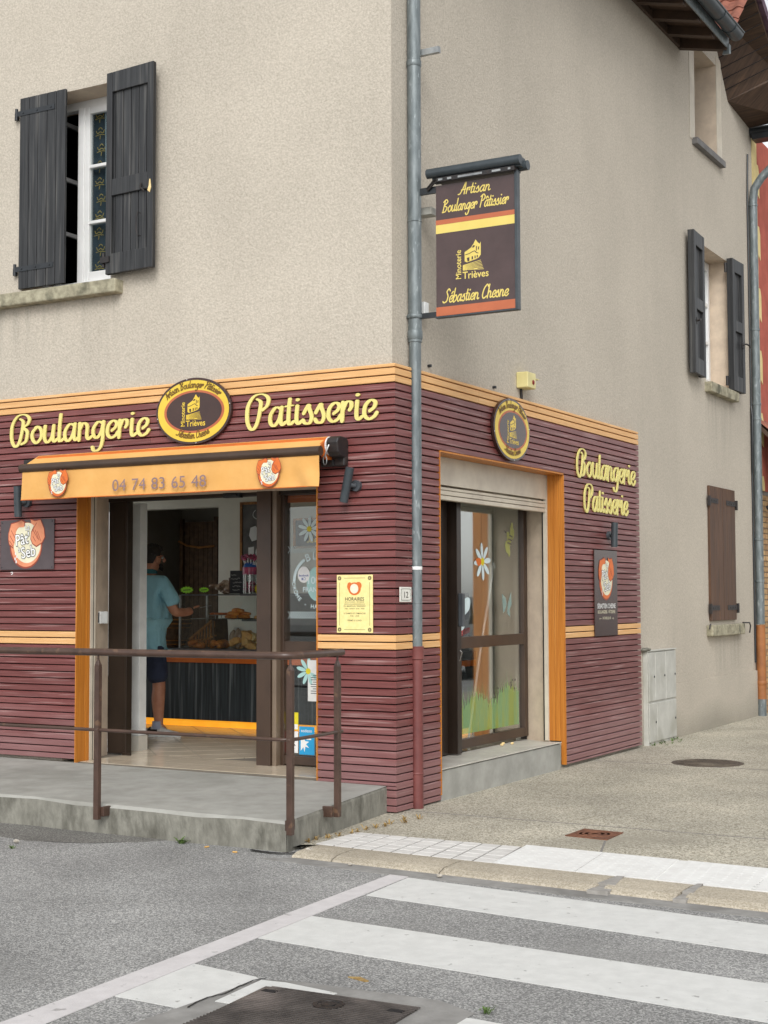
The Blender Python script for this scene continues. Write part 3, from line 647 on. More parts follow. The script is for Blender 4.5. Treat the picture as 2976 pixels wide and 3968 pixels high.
# lowest corner boards run down past the end of the platform
b_ = MB()
for z0, z1 in tops:
    if z1 > .24 or z1 < .03: continue
    slat(b_, LEFT, -.085, 0, max(z0, .008), min(z1, .19), 0, 1)
b_.build('maroon_cladding', 'maroon_wood', H)
clad(RIGHT, [(0, .258, .008, CT, 1, 0), (.385, .712, .012, CT, 0, 0), (.712, 3.215, 2.715, CT, 0, 0), (3.215, 5.27, .03, CT, 0, 0)], 'r')
m_ = MB()      # dark battens behind the gaps
for a_, c_, z0, z1 in ((-6.8, -3.07, .24, 3.27), (-3.07, -.66, 2.47, 3.27), (-.66, -.04, .02, 3.27)): m_.fbox(LEFT, a_, c_, z0, z1, -.044, -.034)
for a_, c_, z0, z1 in ((.045, .25, .02, 3.27), (.395, .70, .02, 3.27), (.70, 3.22, 2.73, 3.27), (3.225, 5.26, .04, 3.27)): m_.fbox(RIGHT, a_, c_, z0, z1, -.044, -.034)
m_.build('batten', 'black_gap', H)

# ---- orange timber surrounds
m_ = MB()
m_.fbox(LEFT, -3.056, -3.046, .2, 2.44, -.03, .004); m_.fbox(LEFT, -3.062, -3.046, .21, 2.44, -.085, -.031); m_.fbox(LEFT, -3.064, -3.050, .21, 2.44, -.12, -.087); m_.fbox(LEFT, -3.066, -3.046, .21, 2.44, -.165, -.122)
m_.fbox(LEFT, -.684, -.674, .2, 2.44, -.03, .004); m_.fbox(LEFT, -.684, -.668, .21, 2.44, -.165, -.031)
m_.fbox(LEFT, -3.046, -.684, 2.43, 2.445, -.165, .003)
m_.build('door_surround', 'orange_wood', H)
m_ = MB()
m_.fbox(RIGHT, .708, .718, .05, 2.70, -.165, .004)
m_.fbox(RIGHT, 3.205, 3.217, .03, 2.70, -.045, .004); m_.fbox(RIGHT, 3.203, 3.219, .245, 2.70, -.085, -.047); m_.fbox(RIGHT, 3.207, 3.221, .245, 2.70, -.098, -.087); m_.fbox(RIGHT, 3.203, 3.221, .245, 2.70, -.16, -.1)
m_.fbox(RIGHT, .718, 3.205, 2.70, 2.713, -.165, .003)
m_.build('door_surround', 'orange_wood', H)
# roller shutter guides and reveals
m_ = MB(); m_.fbox(LEFT, -3.058, -3.042, .21, 2.44, -.20, -.167); m_.fbox(LEFT, -3.056, -3.046, .21, 2.44, -.235, -.212); m_.fbox(RIGHT, 3.19, 3.206, .245, 2.6, -.20, -.165); m_.build_each('shutter_guide', 'beige_paint', H)
m_ = MB(); m_.fbox(LEFT, -3.050, -3.045, .21, 2.44, -.212, -.20); m_.fbox(RIGHT, 3.196, 3.2, .245, 2.6, -.215, -.20); m_.build_each('guide_slot', 'black_gap', H)
m_ = MB(); m_.hexa([(-3.06, .20, .2), (-3.24, .20, .2), (-3.24, .60, .2), (-3.215, .60, .2), (-3.06, .20, 2.46), (-3.24, .20, 2.46), (-3.24, .60, 2.46), (-3.215, .60, 2.46)]); m_.hexa([(-.16, 3.2, .2), (-.16, 3.42, .2), (-.475, 3.42, .2), (-.475, 3.372, .2), (-.16, 3.2, 2.72), (-.16, 3.42, 2.72), (-.475, 3.42, 2.72), (-.475, 3.372, 2.72)]); m_.build_each('reveal_lining', 'reveal_plaster', H)

# ---- side entrance: step, roller box, brown metal door with glass
m_ = MB(); m_.fbox(RIGHT, .722, 3.10, -.05, .231, -.40, -.006); m_.build('door_step', 'concrete', H, bevel=.008)
m_ = MB()
for i in range(8): m_.hexa([RIGHT(.725 + i * .297, .23, -.45), RIGHT(.725 + i * .297 + .294, .23, -.45), RIGHT(.725 + i * .297 + .294, .238, .004), RIGHT(.725 + i * .297, .238, .004), RIGHT(.725 + i * .297, .236, -.45), RIGHT(.725 + i * .297 + .294, .236, -.45), RIGHT(.725 + i * .297 + .294, .248, .004), RIGHT(.725 + i * .297, .248, .004)])
m_.fbox(RIGHT, 3.105, 3.40, .19, .229, -.47, -.05); m_.build_each('step_tile', 'step_tile', H, bevel=.003)
rb = MB(); rb.fbox(RIGHT, .72, 3.203, 2.475, 2.70, -.30, -.17); rb = rb.build('roller_box', 'beige_paint', H)
m_ = MB()
for i, (z0, z1, d_) in enumerate(((2.455, 2.478, -.178), (2.415, 2.45, -.172), (2.375, 2.41, -.175))): m_.fbox(RIGHT, .725, 3.195, z0 - .02, z1 - .02, -.23, d_)
m_.build_each('shutter_lath', 'beige_paint', rb, bevel=.004)
DX = -.47
FD = at_right(DX)
m_ = MB()   # fixed frame
m_.fbox(FD, .74, 1.63, .25, 2.62, -.05, -.005); m_.fbox(FD, 3.352, 3.40, .23, 2.62, -.05, .012); m_.fbox(FD, 1.63, 3.36, 2.52, 2.62, -.05, .0)
m_.fbox(FD, 1.55, 1.66, .25, 2.55, -.05, .045); m_.fbox(FD, 1.70, 1.78, .25, 2.55, -.02, .12)
m_.build('door_frame', 'dark_brown_metal', H, bevel=.004)
dr = MB(); dr.fbox(FD, 1.785, 1.90, .265, 2.50, -.02, .035); dr.fbox(FD, 3.27, 3.35, .265, 2.50, -.02, .035)
dr.fbox(FD, 1.90, 3.27, 2.40, 2.50, -.02, .033); dr.fbox(FD, 1.90, 3.27, 1.125, 1.225, -.02, .033); dr.fbox(FD, 1.90, 3.27, .265, .345, -.02, .033)
dr = dr.build('glass_door', 'brown_metal', H, bevel=.004)
m_ = MB(); m_.fbox(FD, 1.895, 3.275, 1.22, 2.405, .0, .006); m_.fbox(FD, 1.895, 3.275, .34, 1.13, .0, .006); m_.build_each('pane', 'glass', dr)
m_ = MB(); m_.fbox(FD, 1.716, 1.76, 1.32, 1.60, .12, .165); m_.build('handle', 'grey_plastic', dr, bevel=.006)
m_ = MB(); m_.tube([FD(1.74, 1.12, .121), FD(1.755, 1.10, .135), FD(1.74, 1.07, .13), FD(1.735, 1.03, .121)], .005, 8); m_.build('lock_ring', 'chrome', dr, smooth=True)
m_ = MB(); m_.fbox(FD, 3.355, 3.375, 2.10, 2.16, .02, .035); m_.build('hinge', 'white_paint', H)
m_ = MB(); m_.fbox(FD, 1.80, 2.60, 2.5205, 2.60, .001, .004); m_.fbox(FD, 2.62, 3.33, 2.5205, 2.60, .001, .004); m_.build_each('transom_pane', 'car_glass', H)

# ---- main entrance: dark frame left, pillar, side window
m_ = MB(); m_.box(-3.235, -.62, .20, .62, 2.44, 2.46); m_.build('lintel', 'reveal_plaster', H)
df = MB(); df.box(-3.215, -3.02, .60, .66, .225, 2.46); df.box(-3.02, -2.995, .585, .66, .225, 2.46); df.box(-3.235, -.66, .58, .66, 2.41, 2.47); df.box(-3.035, -2.945, .578, .60, .215, .235)
df = df.build('door_frame', 'dark_brown_metal', H, bevel=.004)
m_ = MB(); m_.box(-1.592, -1.454, .52, .72, .20, 2.45); m_.build('door_post', 'brown_metal', H, bevel=.005)
m_ = MB(); m_.box(-1.452, -1.41, .54, .70, .20, 2.45); m_.build('door_post', 'taupe_metal', H, bevel=.005)
wf = MB(); wf.box(-1.408, -1.375, .60, .70, .21, 2.42); wf.box(-.70, -.62, .60, .70, .21, 2.42); wf.box(-1.375, -.70, .602, .69, 1.115, 1.215); wf.box(-1.375, -.70, .602, .69, .225, .295); wf.box(-1.375, -.70, .602, .69, 2.405, 2.43)
wf = wf.build('window_frame', 'brown_metal', H, bevel=.004)
m_ = MB(); m_.box(-1.38, -.695, .640, .646, 1.21, 2.41); m_.box(-1.38, -.695, .640, .646, .29, 1.12); m_.build_each('pane', 'street_glass', wf)
m_ = MB(); m_.box(-1.374, -.70, .652, .66, 2.345, 2.404); m_.box(-1.374, -.70, .652, .66, 1.02, 1.114); m_.build_each('orange_strip', 'sign_orange', wf)
# sliding leaf parked behind the frame: white panel, its tile base
m_ = MB(); m_.box(-3.38, -3.15, .95, 1.05, .345, 2.42); wp = m_.build('white_panel', 'white_paint', H, bevel=.003)
m_ = MB(); m_.box(-3.38, -3.142, .935, 1.06, .21, .343); m_.build('panel_base', 'step_tile', H)
m_ = MB(); m_.box(-3.30, -3.245, .925, .949, 1.93, 2.075); m_.build('switch_frame', 'black_iron', wp, bevel=.01)
m_ = MB(); m_.box(-3.29, -3.255, .917, .925, 1.945, 2.06); m_.build('switch', 'grey_plastic', wp, bevel=.004)
m_ = MB(); m_.ball((-3.275, .915, 2.0), (.01, .006, .012), 6); m_.build('key_slot', 'black_gap', wp)

# ---- the room behind
m_ = MB(); m_.box(-6.8, -.47, .045, 1.5, .0, .2093); m_.box(-6.8, -.47, 1.5, 7.5, .0, .2093); m_.build('floor_slab', 'grout', H)
def clip(p, f):
    out = []
    for i in range(len(p)):
        a_, b_ = p[i - 1], p[i]; fa, fb = f(a_), f(b_)
        if (fa < 0) != (fb < 0): t_ = fa / (fa - fb); out.append((a_[0] + (b_[0] - a_[0]) * t_, a_[1] + (b_[1] - a_[1]) * t_))
        if fb >= 0: out.append(b_)
    return out
m_ = MB()
for i in range(-6, 26):
    for j in range(0, 16):   # floor tiles laid on the diagonal
        cx = -8.6 + (i + j) * .245; cy = -1.6 + (i - j) * .245 + 3.5
        p = [(cx - .238, cy), (cx, cy - .238), (cx + .238, cy), (cx, cy + .238)]
        p = clip(p, lambda q: q[1] - .743); p = clip(p, lambda q: 3.6 - q[1]) if p else p; p = clip(p, lambda q: -.455 - q[0]) if p else p
        if len(p) > 2 and min(q[0] for q in p) > -6.78: m_.prism(floor_at(0), p, .2, .2125)
for i in range(8): m_.prism(floor_at(0), [(-3.04 + i * .305, .055), (-3.04 + i * .305 + .302, .055), (-3.04 + i * .305 + .302, .34), (-3.04 + i * .305, .34)], .2, .2125)
for i in range(8): m_.prism(floor_at(0), [(-3.04 + i * .305, .343), (-3.04 + i * .305 + .302, .343), (-3.04 + i * .305 + .302, .74), (-3.04 + i * .305, .74)], .2, .2125)
m_.build('floor_tile', 'tile_floor', H)
m_ = MB(); m_.box(-6.78, -.47, .56, 7.5, 2.92, 3.0); m_.build('ceiling', 'shop_plaster', H)
m_ = MB(); m_.box(-4.94, -.47, 4.6, 4.75, .2, 2.92); m_.box(-6.7, -4.94, 4.6, 4.75, 2.64, 2.92); m_.build('back_wall', 'shop_plaster', H)
m_ = MB(); m_.box(-6.8, -.47, 6.2, 6.3, .2, 2.92); m_.box(-6.8, -6.7, 4.9, 6.2, .2, 2.92); m_.box(-6.8, -6.7, .6, 4.9, .0, .6); m_.box(-6.8, -6.7, .6, 10.2, 2.94, 9.6); m_.box(-6.8, -6.7, 6.2, 10.2, -.2, 2.93); m_.build('rear_room_wall', 'shop_dark_plaster', H)  # unseen gable side left open above a low wall, added to let daylight in
m_ = MB(); m_.box(-.6, -.475, 3.42, 6.2, .2, 2.92); m_.build('inner_side_wall', 'shop_plaster', H)

# ---- upstairs window over the shop
uw = MB(); y0, y1 = .30, .37
uw.box(-3.79, -3.73, y0, y1, 4.27, 5.95); uw.box(-2.85, -2.79, y0, y1, 4.27, 5.95); uw.box(-3.79, -2.79, y0 + .001, y1, 5.86, 5.95); uw.box(-3.79, -2.79, y0 - .04, y1, 4.255, 4.315)
uw = uw.build('window', 'pvc', H, bevel=.005)
cs = MB(); yc0, yc1 = .285, .335
cs.box(-3.325, -3.255, yc0 - .01, yc1, 4.315, 5.86); cs.box(-3.255, -3.205, yc0, yc1, 4.315, 5.86); cs.box(-2.90, -2.84, yc0, yc1, 4.315, 5.86)
for z0, z1 in ((5.80, 5.862), (5.315, 5.345), (4.82, 4.85), (4.315, 4.40)): cs.box(-3.205, -2.90, yc0 + .004, yc1, z0, z1)
cs = cs.build('casement', 'pvc', uw, bevel=.006)
m_ = MB(); m_.box(-3.206, -2.89, .312, .318, 4.39, 5.81); m_.build('window_pane', 'upper_glass', uw)
m_ = MB()   # the other leaf stands open into the room
for a_, c_ in ((0, .06), (.42, .48)): m_.hexa([(-3.70 + .02, .37 + a_, 4.32), (-3.66 + .02, .37 + a_, 4.32), (-3.66 + .02, .37 + c_, 4.32), (-3.70 + .02, .37 + c_, 4.32), (-3.70 + .02, .37 + a_, 5.86), (-3.66 + .02, .37 + a_, 5.86), (-3.66 + .02, .37 + c_, 5.86), (-3.70 + .02, .37 + c_, 5.86)])
for z in (4.33, 4.82, 5.315, 5.82): m_.box(-3.678, -3.642, .43, .79, z, z + .035)
m_.build('open_casement', 'pvc', uw)
m_ = MB(); m_.box(-3.655, -3.650, .42, .80, 4.35, 5.83); m_.build('open_pane', 'upper_glass', uw)
m_ = MB()   # dark curtain in folds, with a printed gold motif
n = 24; F = at_left(.375); vs = []; fs = []
for i in range(n + 1):
    u = -3.24 + .36 * i / n; d_ = .018 * math.sin(i * 1.25)
    vs += [F(u, 4.3, d_), F(u, 5.9, d_)]
m_.add(vs, [(2 * i, 2 * i + 2, 2 * i + 3, 2 * i + 1) for i in range(n)]); m_.build('curtain', 'curtain_dark', uw, smooth=True)
m_ = MB(); F = at_left(.352)
for i in range(10):
    z = 4.44 + i * .148; u = -3.135 + .012 * math.sin(i * 2)
    m_.ribbon(F, [(u - .045, z + .035), (u - .03, z + .01), (u, z + .022), (u + .03, z + .008), (u + .045, z + .034)], .007, 0, .001)
    m_.ribbon(F, [(u - .05, z - .008), (u, z - .002), (u + .05, z - .01)], .006, 0, .001); m_.ribbon(F, [(u - .02, z + .045), (u + .002, z + .06), (u + .022, z + .043)], .007, 0, .001); m_.ribbon(F, [(u, z - .015), (u - .004, z - .04)], .008, 0, .001)
m_.build('curtain_print', 'curtain_gold', uw)
m_ = MB(); F = at_left(.345); vs = []
for i in range(n + 1):
    u = -3.075 + .24 * i / n; vs += [F(u + .03, 4.3, .01 * math.sin(i * 1.6)), F(u - .01, 5.9, .01 * math.sin(i * 1.6))]
m_.add(vs, [(2 * i, 2 * i + 2, 2 * i + 3, 2 * i + 1) for i in range(n)]); m_.build('sheer_curtain', 'sheer', uw, smooth=True)
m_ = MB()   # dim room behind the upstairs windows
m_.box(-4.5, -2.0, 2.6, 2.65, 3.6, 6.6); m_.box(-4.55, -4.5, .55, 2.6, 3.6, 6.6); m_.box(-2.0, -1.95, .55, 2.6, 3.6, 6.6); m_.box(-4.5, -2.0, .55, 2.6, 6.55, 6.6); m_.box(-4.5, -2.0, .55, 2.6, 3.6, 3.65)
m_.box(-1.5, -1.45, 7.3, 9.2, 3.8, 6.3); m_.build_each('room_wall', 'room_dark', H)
m_ = MB(); m_.box(-4.6, -2.62, -.055, .3, 4.105, 4.22); m_.build('window_sill', 'sill_stone', H, bevel=.012)
def boards(b_, F, u0, u1, z0, z1, d0, d1, n):
    w_ = (u1 - u0) / n
    for i in range(n): b_.fbox(F, u0 + i * w_ + (.003 if i else 0), u0 + (i + 1) * w_ - (.003 if i < n - 1 else 0), z0, z1, d0, d1)
# left shutter closed, plain boards outside with strap hinges
m_ = MB(); boards(m_, LEFT, -3.755, -3.235, 4.255, 5.945, -.035, -.008, 5)
sh = m_.build('shutter', 'shutter_wood', H, bevel=.004)
for z in (5.81, 4.43):
    m_ = MB(); m_.fbox(LEFT, -3.795, -3.355, z - .022, z + .022, -.008, -.002)
    for u in (-3.715, -3.555, -3.395): m_.lathe(LEFT(u, z, -.001), [(.008, 0), (.008, -.004), (.003, -.006)], 10, axis='y')
    m_.tube([LEFT(-3.80, z - .05, -.012), LEFT(-3.80, z + .05, -.012)], .014, 10); m_.fbox(LEFT, -3.83, -3.80, z - .045, z + .02, -.045, -.02)
    m_.build('strap_hinge', 'dark_metal', sh, smooth=True)
# right shutter folded back on the wall: framed inner face, slightly ajar
ang = RAD(4.5); hx, hy = -2.745, .01
def FS(u, v, d=0): return (hx + u * math.cos(ang) + d * math.sin(ang), hy - u * math.sin(ang) - d * math.cos(ang), v)
m_ = MB(); Z0, Z1, W_ = 4.262, 5.972, .53
boards(m_, FS, .0, W_, Z0, Z1, 0, .022, 6)
for a_, c_ in ((0, .065), (W_ - .065, W_)): m_.fbox(FS, a_, c_, Z0, Z1, .0225, .045)
for z0, z1 in ((Z0, Z0 + .17), (4.92, 5.06), (Z1 - .17, Z1)): m_.fbox(FS, .066, W_ - .066, z0, z1, .0225, .044)
sh = m_.build('shutter', 'shutter_wood', H, bevel=.004)
m_ = MB(); m_.tube([FS(.40, 4.72, .046), FS(.385, 4.73, .07), FS(.37, 4.68, .07), FS(.37, 4.58, .07), FS(.385, 4.53, .07), FS(.40, 4.535, .046)], .006, 8)
m_.tube([FS(.40, 4.97, .046), FS(.41, 4.93, .07), FS(.435, 4.9, .05)], .009, 8); m_.build('catch', 'black_iron', sh, smooth=True)
m_ = MB(); m_.prism(FS, [(.475, 4.90), (.50, 4.88), (.515, 4.92), (.505, 4.99), (.495, 4.99), (.49, 4.94)], .045, .05); m_.build('bare_patch', 'crumb', sh)
m_ = MB(); m_.fbox(FS, -.05, .05, 4.36, 4.41, .02, .06); m_.tube([FS(-.03, 4.33, .03), FS(-.03, 4.45, .03)], .016, 8); m_.build('hinge', 'black_iron', sh, smooth=True)

# ---- side wall window with two framed shutters
sw = MB(); x1_ = -.285
sw.box(x1_ - .06, x1_, 7.9, 7.96, 4.2, 5.83); sw.box(x1_ - .06, x1_, 8.77, 8.83, 4.2, 5.83); sw.box(x1_ - .06, x1_ - .001, 7.96, 8.77, 5.76, 5.83); sw.box(x1_ - .06, x1_ - .001, 7.96, 8.77, 4.2, 4.27)
sw.box(x1_ - .05, x1_ + .02, 8.33, 8.40, 4.27, 5.76)
for y in (7.96, 8.40):
    sw.box(x1_ - .05, x1_ + .012, y, y + .05, 4.27, 5.76); sw.box(x1_ - .05, x1_ + .012, y + .32, y + .37, 4.27, 5.76)
    for z in (4.27, 4.76, 5.25, 5.71): sw.box(x1_ - .05, x1_ + .01, y + .05, y + .32, z, z + .05)
sw = sw.build('window', 'pvc', H, bevel=.005)
m_ = MB(); m_.box(x1_ - .03, x1_ - .02, 7.96, 8.77, 4.27, 5.76); m_.build('window_pane', 'upper_glass', sw)
m_ = MB()
for i in range(28):
    y = 7.98 + i * .028; d_ = .012 * math.sin(i * 1.7); m_.v += [(x1_ - .10 + d_, y, 4.25), (x1_ - .10 + d_, y, 5.8)]
for i in range(27): m_.f.append((2 * i, 2 * i + 2, 2 * i + 3, 2 * i + 1)); m_.m.append(0)
m_.build('sheer_curtain', 'sheer', sw, smooth=True)
m_ = MB(); m_.box(-.3, .04, 7.80, 8.98, 4.04, 4.165); m_.build('window_sill', 'sill_stone', H, bevel=.01)
def framed_shutter(org, ang, W_, Z0, Z1, flip):
    def F(u, v, d=0): return (org[0] + u * math.sin(ang) + d * math.cos(ang), org[1] + (u * math.cos(ang) - d * math.sin(ang)) * flip, v)
    b_ = MB(); boards(b_, F, 0.01, W_ - .01, Z0 + .01, Z1 - .01, 0.012, .042, 5)
    for a_, c_ in ((0, .085), (W_ - .085, W_)): b_.fbox(F, a_, c_, Z0, Z1, 0, .078)
    for z0, z1 in ((Z0, Z0 + .19), ((Z0 + Z1) / 2 - .08, (Z0 + Z1) / 2 + .06), (Z1 - .17, Z1)): b_.fbox(F, .086, W_ - .086, z0, z1, .0425, .076)
    s_ = b_.build('shutter', 'shutter_wood', H, bevel=.004)
    b_ = MB(); zc = Z0 + .62
    b_.tube([F(W_ - .10, zc, .078), F(W_ - .08, zc + .01, .12), F(W_ - .02, zc, .14), F(W_ + .03, zc - .02, .13)], .011, 8)
    b_.fbox(F, W_ - .12, W_ - .06, zc - .04, zc + .04, .0785, .084); b_.build('catch', 'black_iron', s_, smooth=True)
    for z in (Z0 + .12, Z1 - .12):
        b_ = MB(); b_.fbox(F, -.04, .06, z - .03, z + .03, -.01, -.001); b_.tube([F(-.03, z - .06, -.005), F(-.03, z + .06, -.005)], .018, 8)
        b_.build('hinge', 'black_iron', s_, smooth=True)
framed_shutter((-.03, 7.55), RAD(3), .48, 4.17, 5.86, -1)
framed_shutter((-.03, 8.74), RAD(3), .44, 4.17, 5.86, 1)
# closed brown shutters downstairs
m_ = MB(); FB = at_right(-.03)
for u0, u1 in ((7.82, 8.345), (8.36, 8.89)): boards(m_, FB, u0, u1, 1.275, 2.905, -.018, .012, 3)
sh = m_.build('shutter', 'brown_shutter_wood', H, bevel=.003)
for z in (2.73, 1.43):
    for u0, u1, s_ in ((7.80, 8.16, 1), (8.50, 8.93, -1)):
        m_ = MB(); m_.fbox(FB, u0, u1, z - .03, z + .03, .0125, .018)
        for k in range(3): m_.lathe(FB(u0 + (u1 - u0) * (.25 + .25 * k), z, .018), [(.014, 0), (.012, .004), (.004, .006)], 10, axis='x')
        uu = 7.79 if s_ > 0 else 8.94
        m_.fbox(FB, uu - .02, uu + .02, z - .07, z + .05, .0, .03); m_.build('strap_hinge', 'black_iron', sh)
m_ = MB(); m_.box(-.06, .03, 7.72, 9.10, 1.09, 1.225); m_.build('window_sill', 'sill_stone', H, bevel=.012)
m_ = MB(); m_.tube([(.0, 9.10, 1.235), (.03, 9.30, 1.23), (.03, 9.34, 1.19), (.02, 9.33, 1.1)], .009, 8); m_.tube([(.0, 7.72, 1.235), (.03, 7.6, 1.23), (.03, 7.58, 1.18)], .009, 8); m_.build_each('shutter_hook', 'black_iron', H, smooth=True)
# attic opening
m_ = MB(); m_.box(-.40, -.34, 7.56, 8.47, 7.1, 8.25); m_.build('attic_glass', 'car_glass', H)
m_ = MB(); m_.box(-.345, -.335, 7.56, 7.66, 7.1, 8.25); m_.box(-.33, -.06, 7.562, 7.585, 7.1, 8.26); m_.build('attic_frame', 'white_paint', H)
m_ = MB()
for z in (7.42, 7.86): m_.box(-.10, -.075, 7.585, 7.60, z, z + .06)
m_.build_each('attic_hinge', 'dark_metal', H)
m_ = MB(); m_.box(-.3, .02, 7.45, 8.62, 6.99, 7.07); m_.build('window_sill', 'grey_sill', H, bevel=.006)

# ---- roofs
rf = MB()
rf.hexa([(-.04, -.9, 8.11), (.52, -.9, 7.97), (.52, 7.02, 7.97), (-.04, 7.02, 8.11), (-.04, -.9, 8.9), (.52, -.9, 8.03), (.52, 7.02, 8.03), (-.04, 7.02, 8.9)])
rf.hexa([(-3, -.9, 13.2), (-.04, -.9, 8.3), (-.04, 7.02, 8.3), (-3, 7.02, 13.2), (-3, -.9, 13.6), (-.04, -.9, 8.9), (-.04, 7.02, 8.9), (-3, 7.02, 13.6)])
rf = rf.build('roof', 'soffit_wood', H)
m_ = MB()     # rafters and board joints seen from below
for i in range(16):
    y = -.8 + i * .52
    if y < 6.9: m_.hexa([(-.045, y, 8.01), (.50, y, 7.875), (.50, y + .1, 7.875), (-.045, y + .1, 8.01), (-.045, y, 8.108), (.50, y, 7.972), (.50, y + .1, 7.972), (-.045, y + .1, 8.108)])
m_.hexa([(-.046, -.9, 8.0), (-.01, -.9, 8.0), (-.01, 6.93, 8.0), (-.046, 6.93, 8.0), (-.046, -.9, 8.1), (-.01, -.9, 8.09), (-.01, 6.93, 8.09), (-.046, 6.93, 8.1)])
m_.hexa([(-.05, 6.945, 8.0), (.53, 6.945, 7.87), (.53, 7.035, 7.87), (-.05, 7.035, 8.0), (-.05, 6.945, 8.92), (.53, 6.945, 8.03), (.53, 7.035, 8.03), (-.05, 7.035, 8.92)])
m_.build('rafter', 'soffit_wood', rf)
m_ = MB(); m_.box(.522, .536, -.9, 7.03, 7.90, 8.03); m_.hexa([(.47, 6.98, 7.83), (.55, 6.98, 7.83), (.55, 7.06, 7.85), (.47, 7.06, 7.85), (.51, 6.98, 7.95), (.55, 6.98, 7.95), (.55, 7.06, 7.95), (.51, 7.06, 7.95)]); m_.build('fascia', 'zinc', rf)
m_ = MB()
pts = [(.545 + .085 + .085 * math.cos(math.pi + math.pi * k / 12), .085 * math.sin(math.pi + math.pi * k / 12)) for k in range(13)]
vs = [(x, -.9, 8.06 + z) for x, z in pts] + [(x, 7.03, 8.06 + z) for x, z in pts]
m_.add(vs, [(k, k + 1, 14 + k, 13 + k) for k in range(12)] + [tuple(range(13, 26))]); m_.tube([(.715, -.9, 8.06), (.715, 7.03, 8.06)], .012, 8)
for y in (6.72, 6.3, 5.2, 4.1): m_.tube([(.545 + .085 + .089 * math.cos(math.pi + math.pi * k / 12), y, 8.06 + .089 * math.sin(math.pi + math.pi * k / 12)) for k in range(13)], .006, 6)
m_.build('gutter', 'slate_metal', rf, smooth=True)
def tiles(name, m_n, org, ux, dn, nu, nd, wu, ln, par, r=.035):
    """interlocking clay tiles: each an arched pan, overlapping down the slope"""
    b_ = MB(); ux = Vector(ux).normalized(); dn = Vector(dn).normalized(); nn = ux.cross(dn).normalized()
    if nn.z < 0: nn = -nn
    for i in range(nu):
        for j in range(nd):
            o_ = Vector(org) + ux * (i * wu) + dn * (j * ln); vs = []
            for t in (0, 1):
                for k in range(9):
                    f = k / 8; hgt = r * math.sin(math.pi * min(1, f / .6)) if f < .6 else .004
                    vs.append(o_ + ux * (f * wu) + dn * (t * (ln + .03)) + nn * (hgt + .012 + t * .014 - (1 - t) * .004))
            for k in range(9): vs.append(vs[9 + k] - nn * .022)
            b_.add(vs, [(k, k + 1, 10 + k, 9 + k) for k in range(8)] + [(9 + k, 10 + k, 19 + k, 18 + k) for k in range(8)])
    return b_.build(name, m_n, par, smooth=True)
tiles('roof_tiles', 'roof_tile', (-.62, -.9, 10.13), (0, 1, 0), (1.0, 0, -1.68), 36, 7, .222, .34, rf)
tiles('rear_roof_tiles', 'roof_tile', (.50, 8.28, 9.10), (-1, 0, 0), (0, -1, -.97), 9, 4, .222, .30, rf)
# rear gable: boarded verge, tiles, eaves gutter
rg = MB()
rg.hexa([(-.05, 8.15, 8.98), (.50, 8.05, 9.12), (.52, 9.35, 8.34), (-.05, 8.98, 7.98), (-.05, 8.2, 9.15), (.50, 8.1, 9.25), (.52, 9.40, 8.44), (-.05, 9.1, 8.2)])
rg.hexa([(-.05, 8.98, 7.97), (.52, 9.34, 8.30), (.53, 9.98, 7.93), (-.05, 9.98, 7.90), (-.05, 9.05, 8.1), (.52, 9.38, 8.42), (.53, 9.98, 8.02), (-.05, 9.98, 8.0)])
rg = rg.build('rear_roof', 'soffit_wood', H)
m_ = MB()
for i in range(9):     # board joints under the verge
    f = i / 9; a_ = Vector((-.05, 8.15, 8.98)).lerp(Vector((-.05, 8.98, 7.98)), f); c_ = Vector((.50, 8.05, 9.12)).lerp(Vector((.52, 9.35, 8.34)), f)
    m_.tube([a_ + Vector((0, -.004, -.004)), c_ + Vector((0, -.004, -.004))], .006, 5)
m_.build('board_joint', 'black_gap', rg)
m_ = MB()
for i in range(7):
    f = i / 7; a_ = Vector((.47, 8.02, 9.2)).lerp(Vector((.50, 9.40, 8.40)), f); c_ = Vector((.47, 8.02, 9.2)).lerp(Vector((.50, 9.40, 8.40)), f + .16)
    m_.hexa([a_ + Vector((0, 0, 0)), a_ + Vector((.09, 0, -.02)), c_ + Vector((.09, 0, -.02)), c_, a_ + Vector((0, 0, .12)), a_ + Vector((.09, 0, .10)), c_ + Vector((.09, 0, .11)), c_ + Vector((0, 0, .13))])
m_.build('verge_tile', 'purple_tile', rg)
m_ = MB(); m_.tube([(-.2, 10.05, 7.86), (.75, 10.05, 7.84)], .075, 14); m_.box(.0, .7, 9.93, 10.13, 7.72, 7.80); m_.build('eaves_gutter', 'dark_metal', rg, smooth=True)
# ================================================================== downpipes
t = thing('downpipe', 'weathered zinc downpipe with maroon iron foot at the shop corner', 'downpipe', (.0, .317, 0))
px_, py_ = .0, .317
m_ = MB(); m_.tube([(px_, py_, 1.2), (px_, py_, 3.0), (px_, py_, 3.52)], .046, 20); m_.tube([(px_, py_, 3.5), (px_, py_, 5.0), (px_, py_, 9.0)], .0525, 20); m_.build('pipe', 'zinc', t, smooth=True)
for z, r_, h_ in ((3.52, .058, .07), (4.42, .057, .012), (5.63, .058, .05), (2.62, .048, .01), (1.52, .048, .012), (3.68, .066, .03)):
    m_ = MB(); m_.lathe((px_, py_, z), [(r_ - .004, 0), (r_, .006), (r_, h_ - .006), (r_ - .004, h_)], 20); m_.build('collar', 'zinc', t, smooth=True)
m_ = MB()
for z in (3.66, 5.66): m_.tube([(px_ - .07, py_ + .0, z), (px_ - .02, py_, z)], .012, 8)
m_.build_each('bracket', 'dark_metal', t)
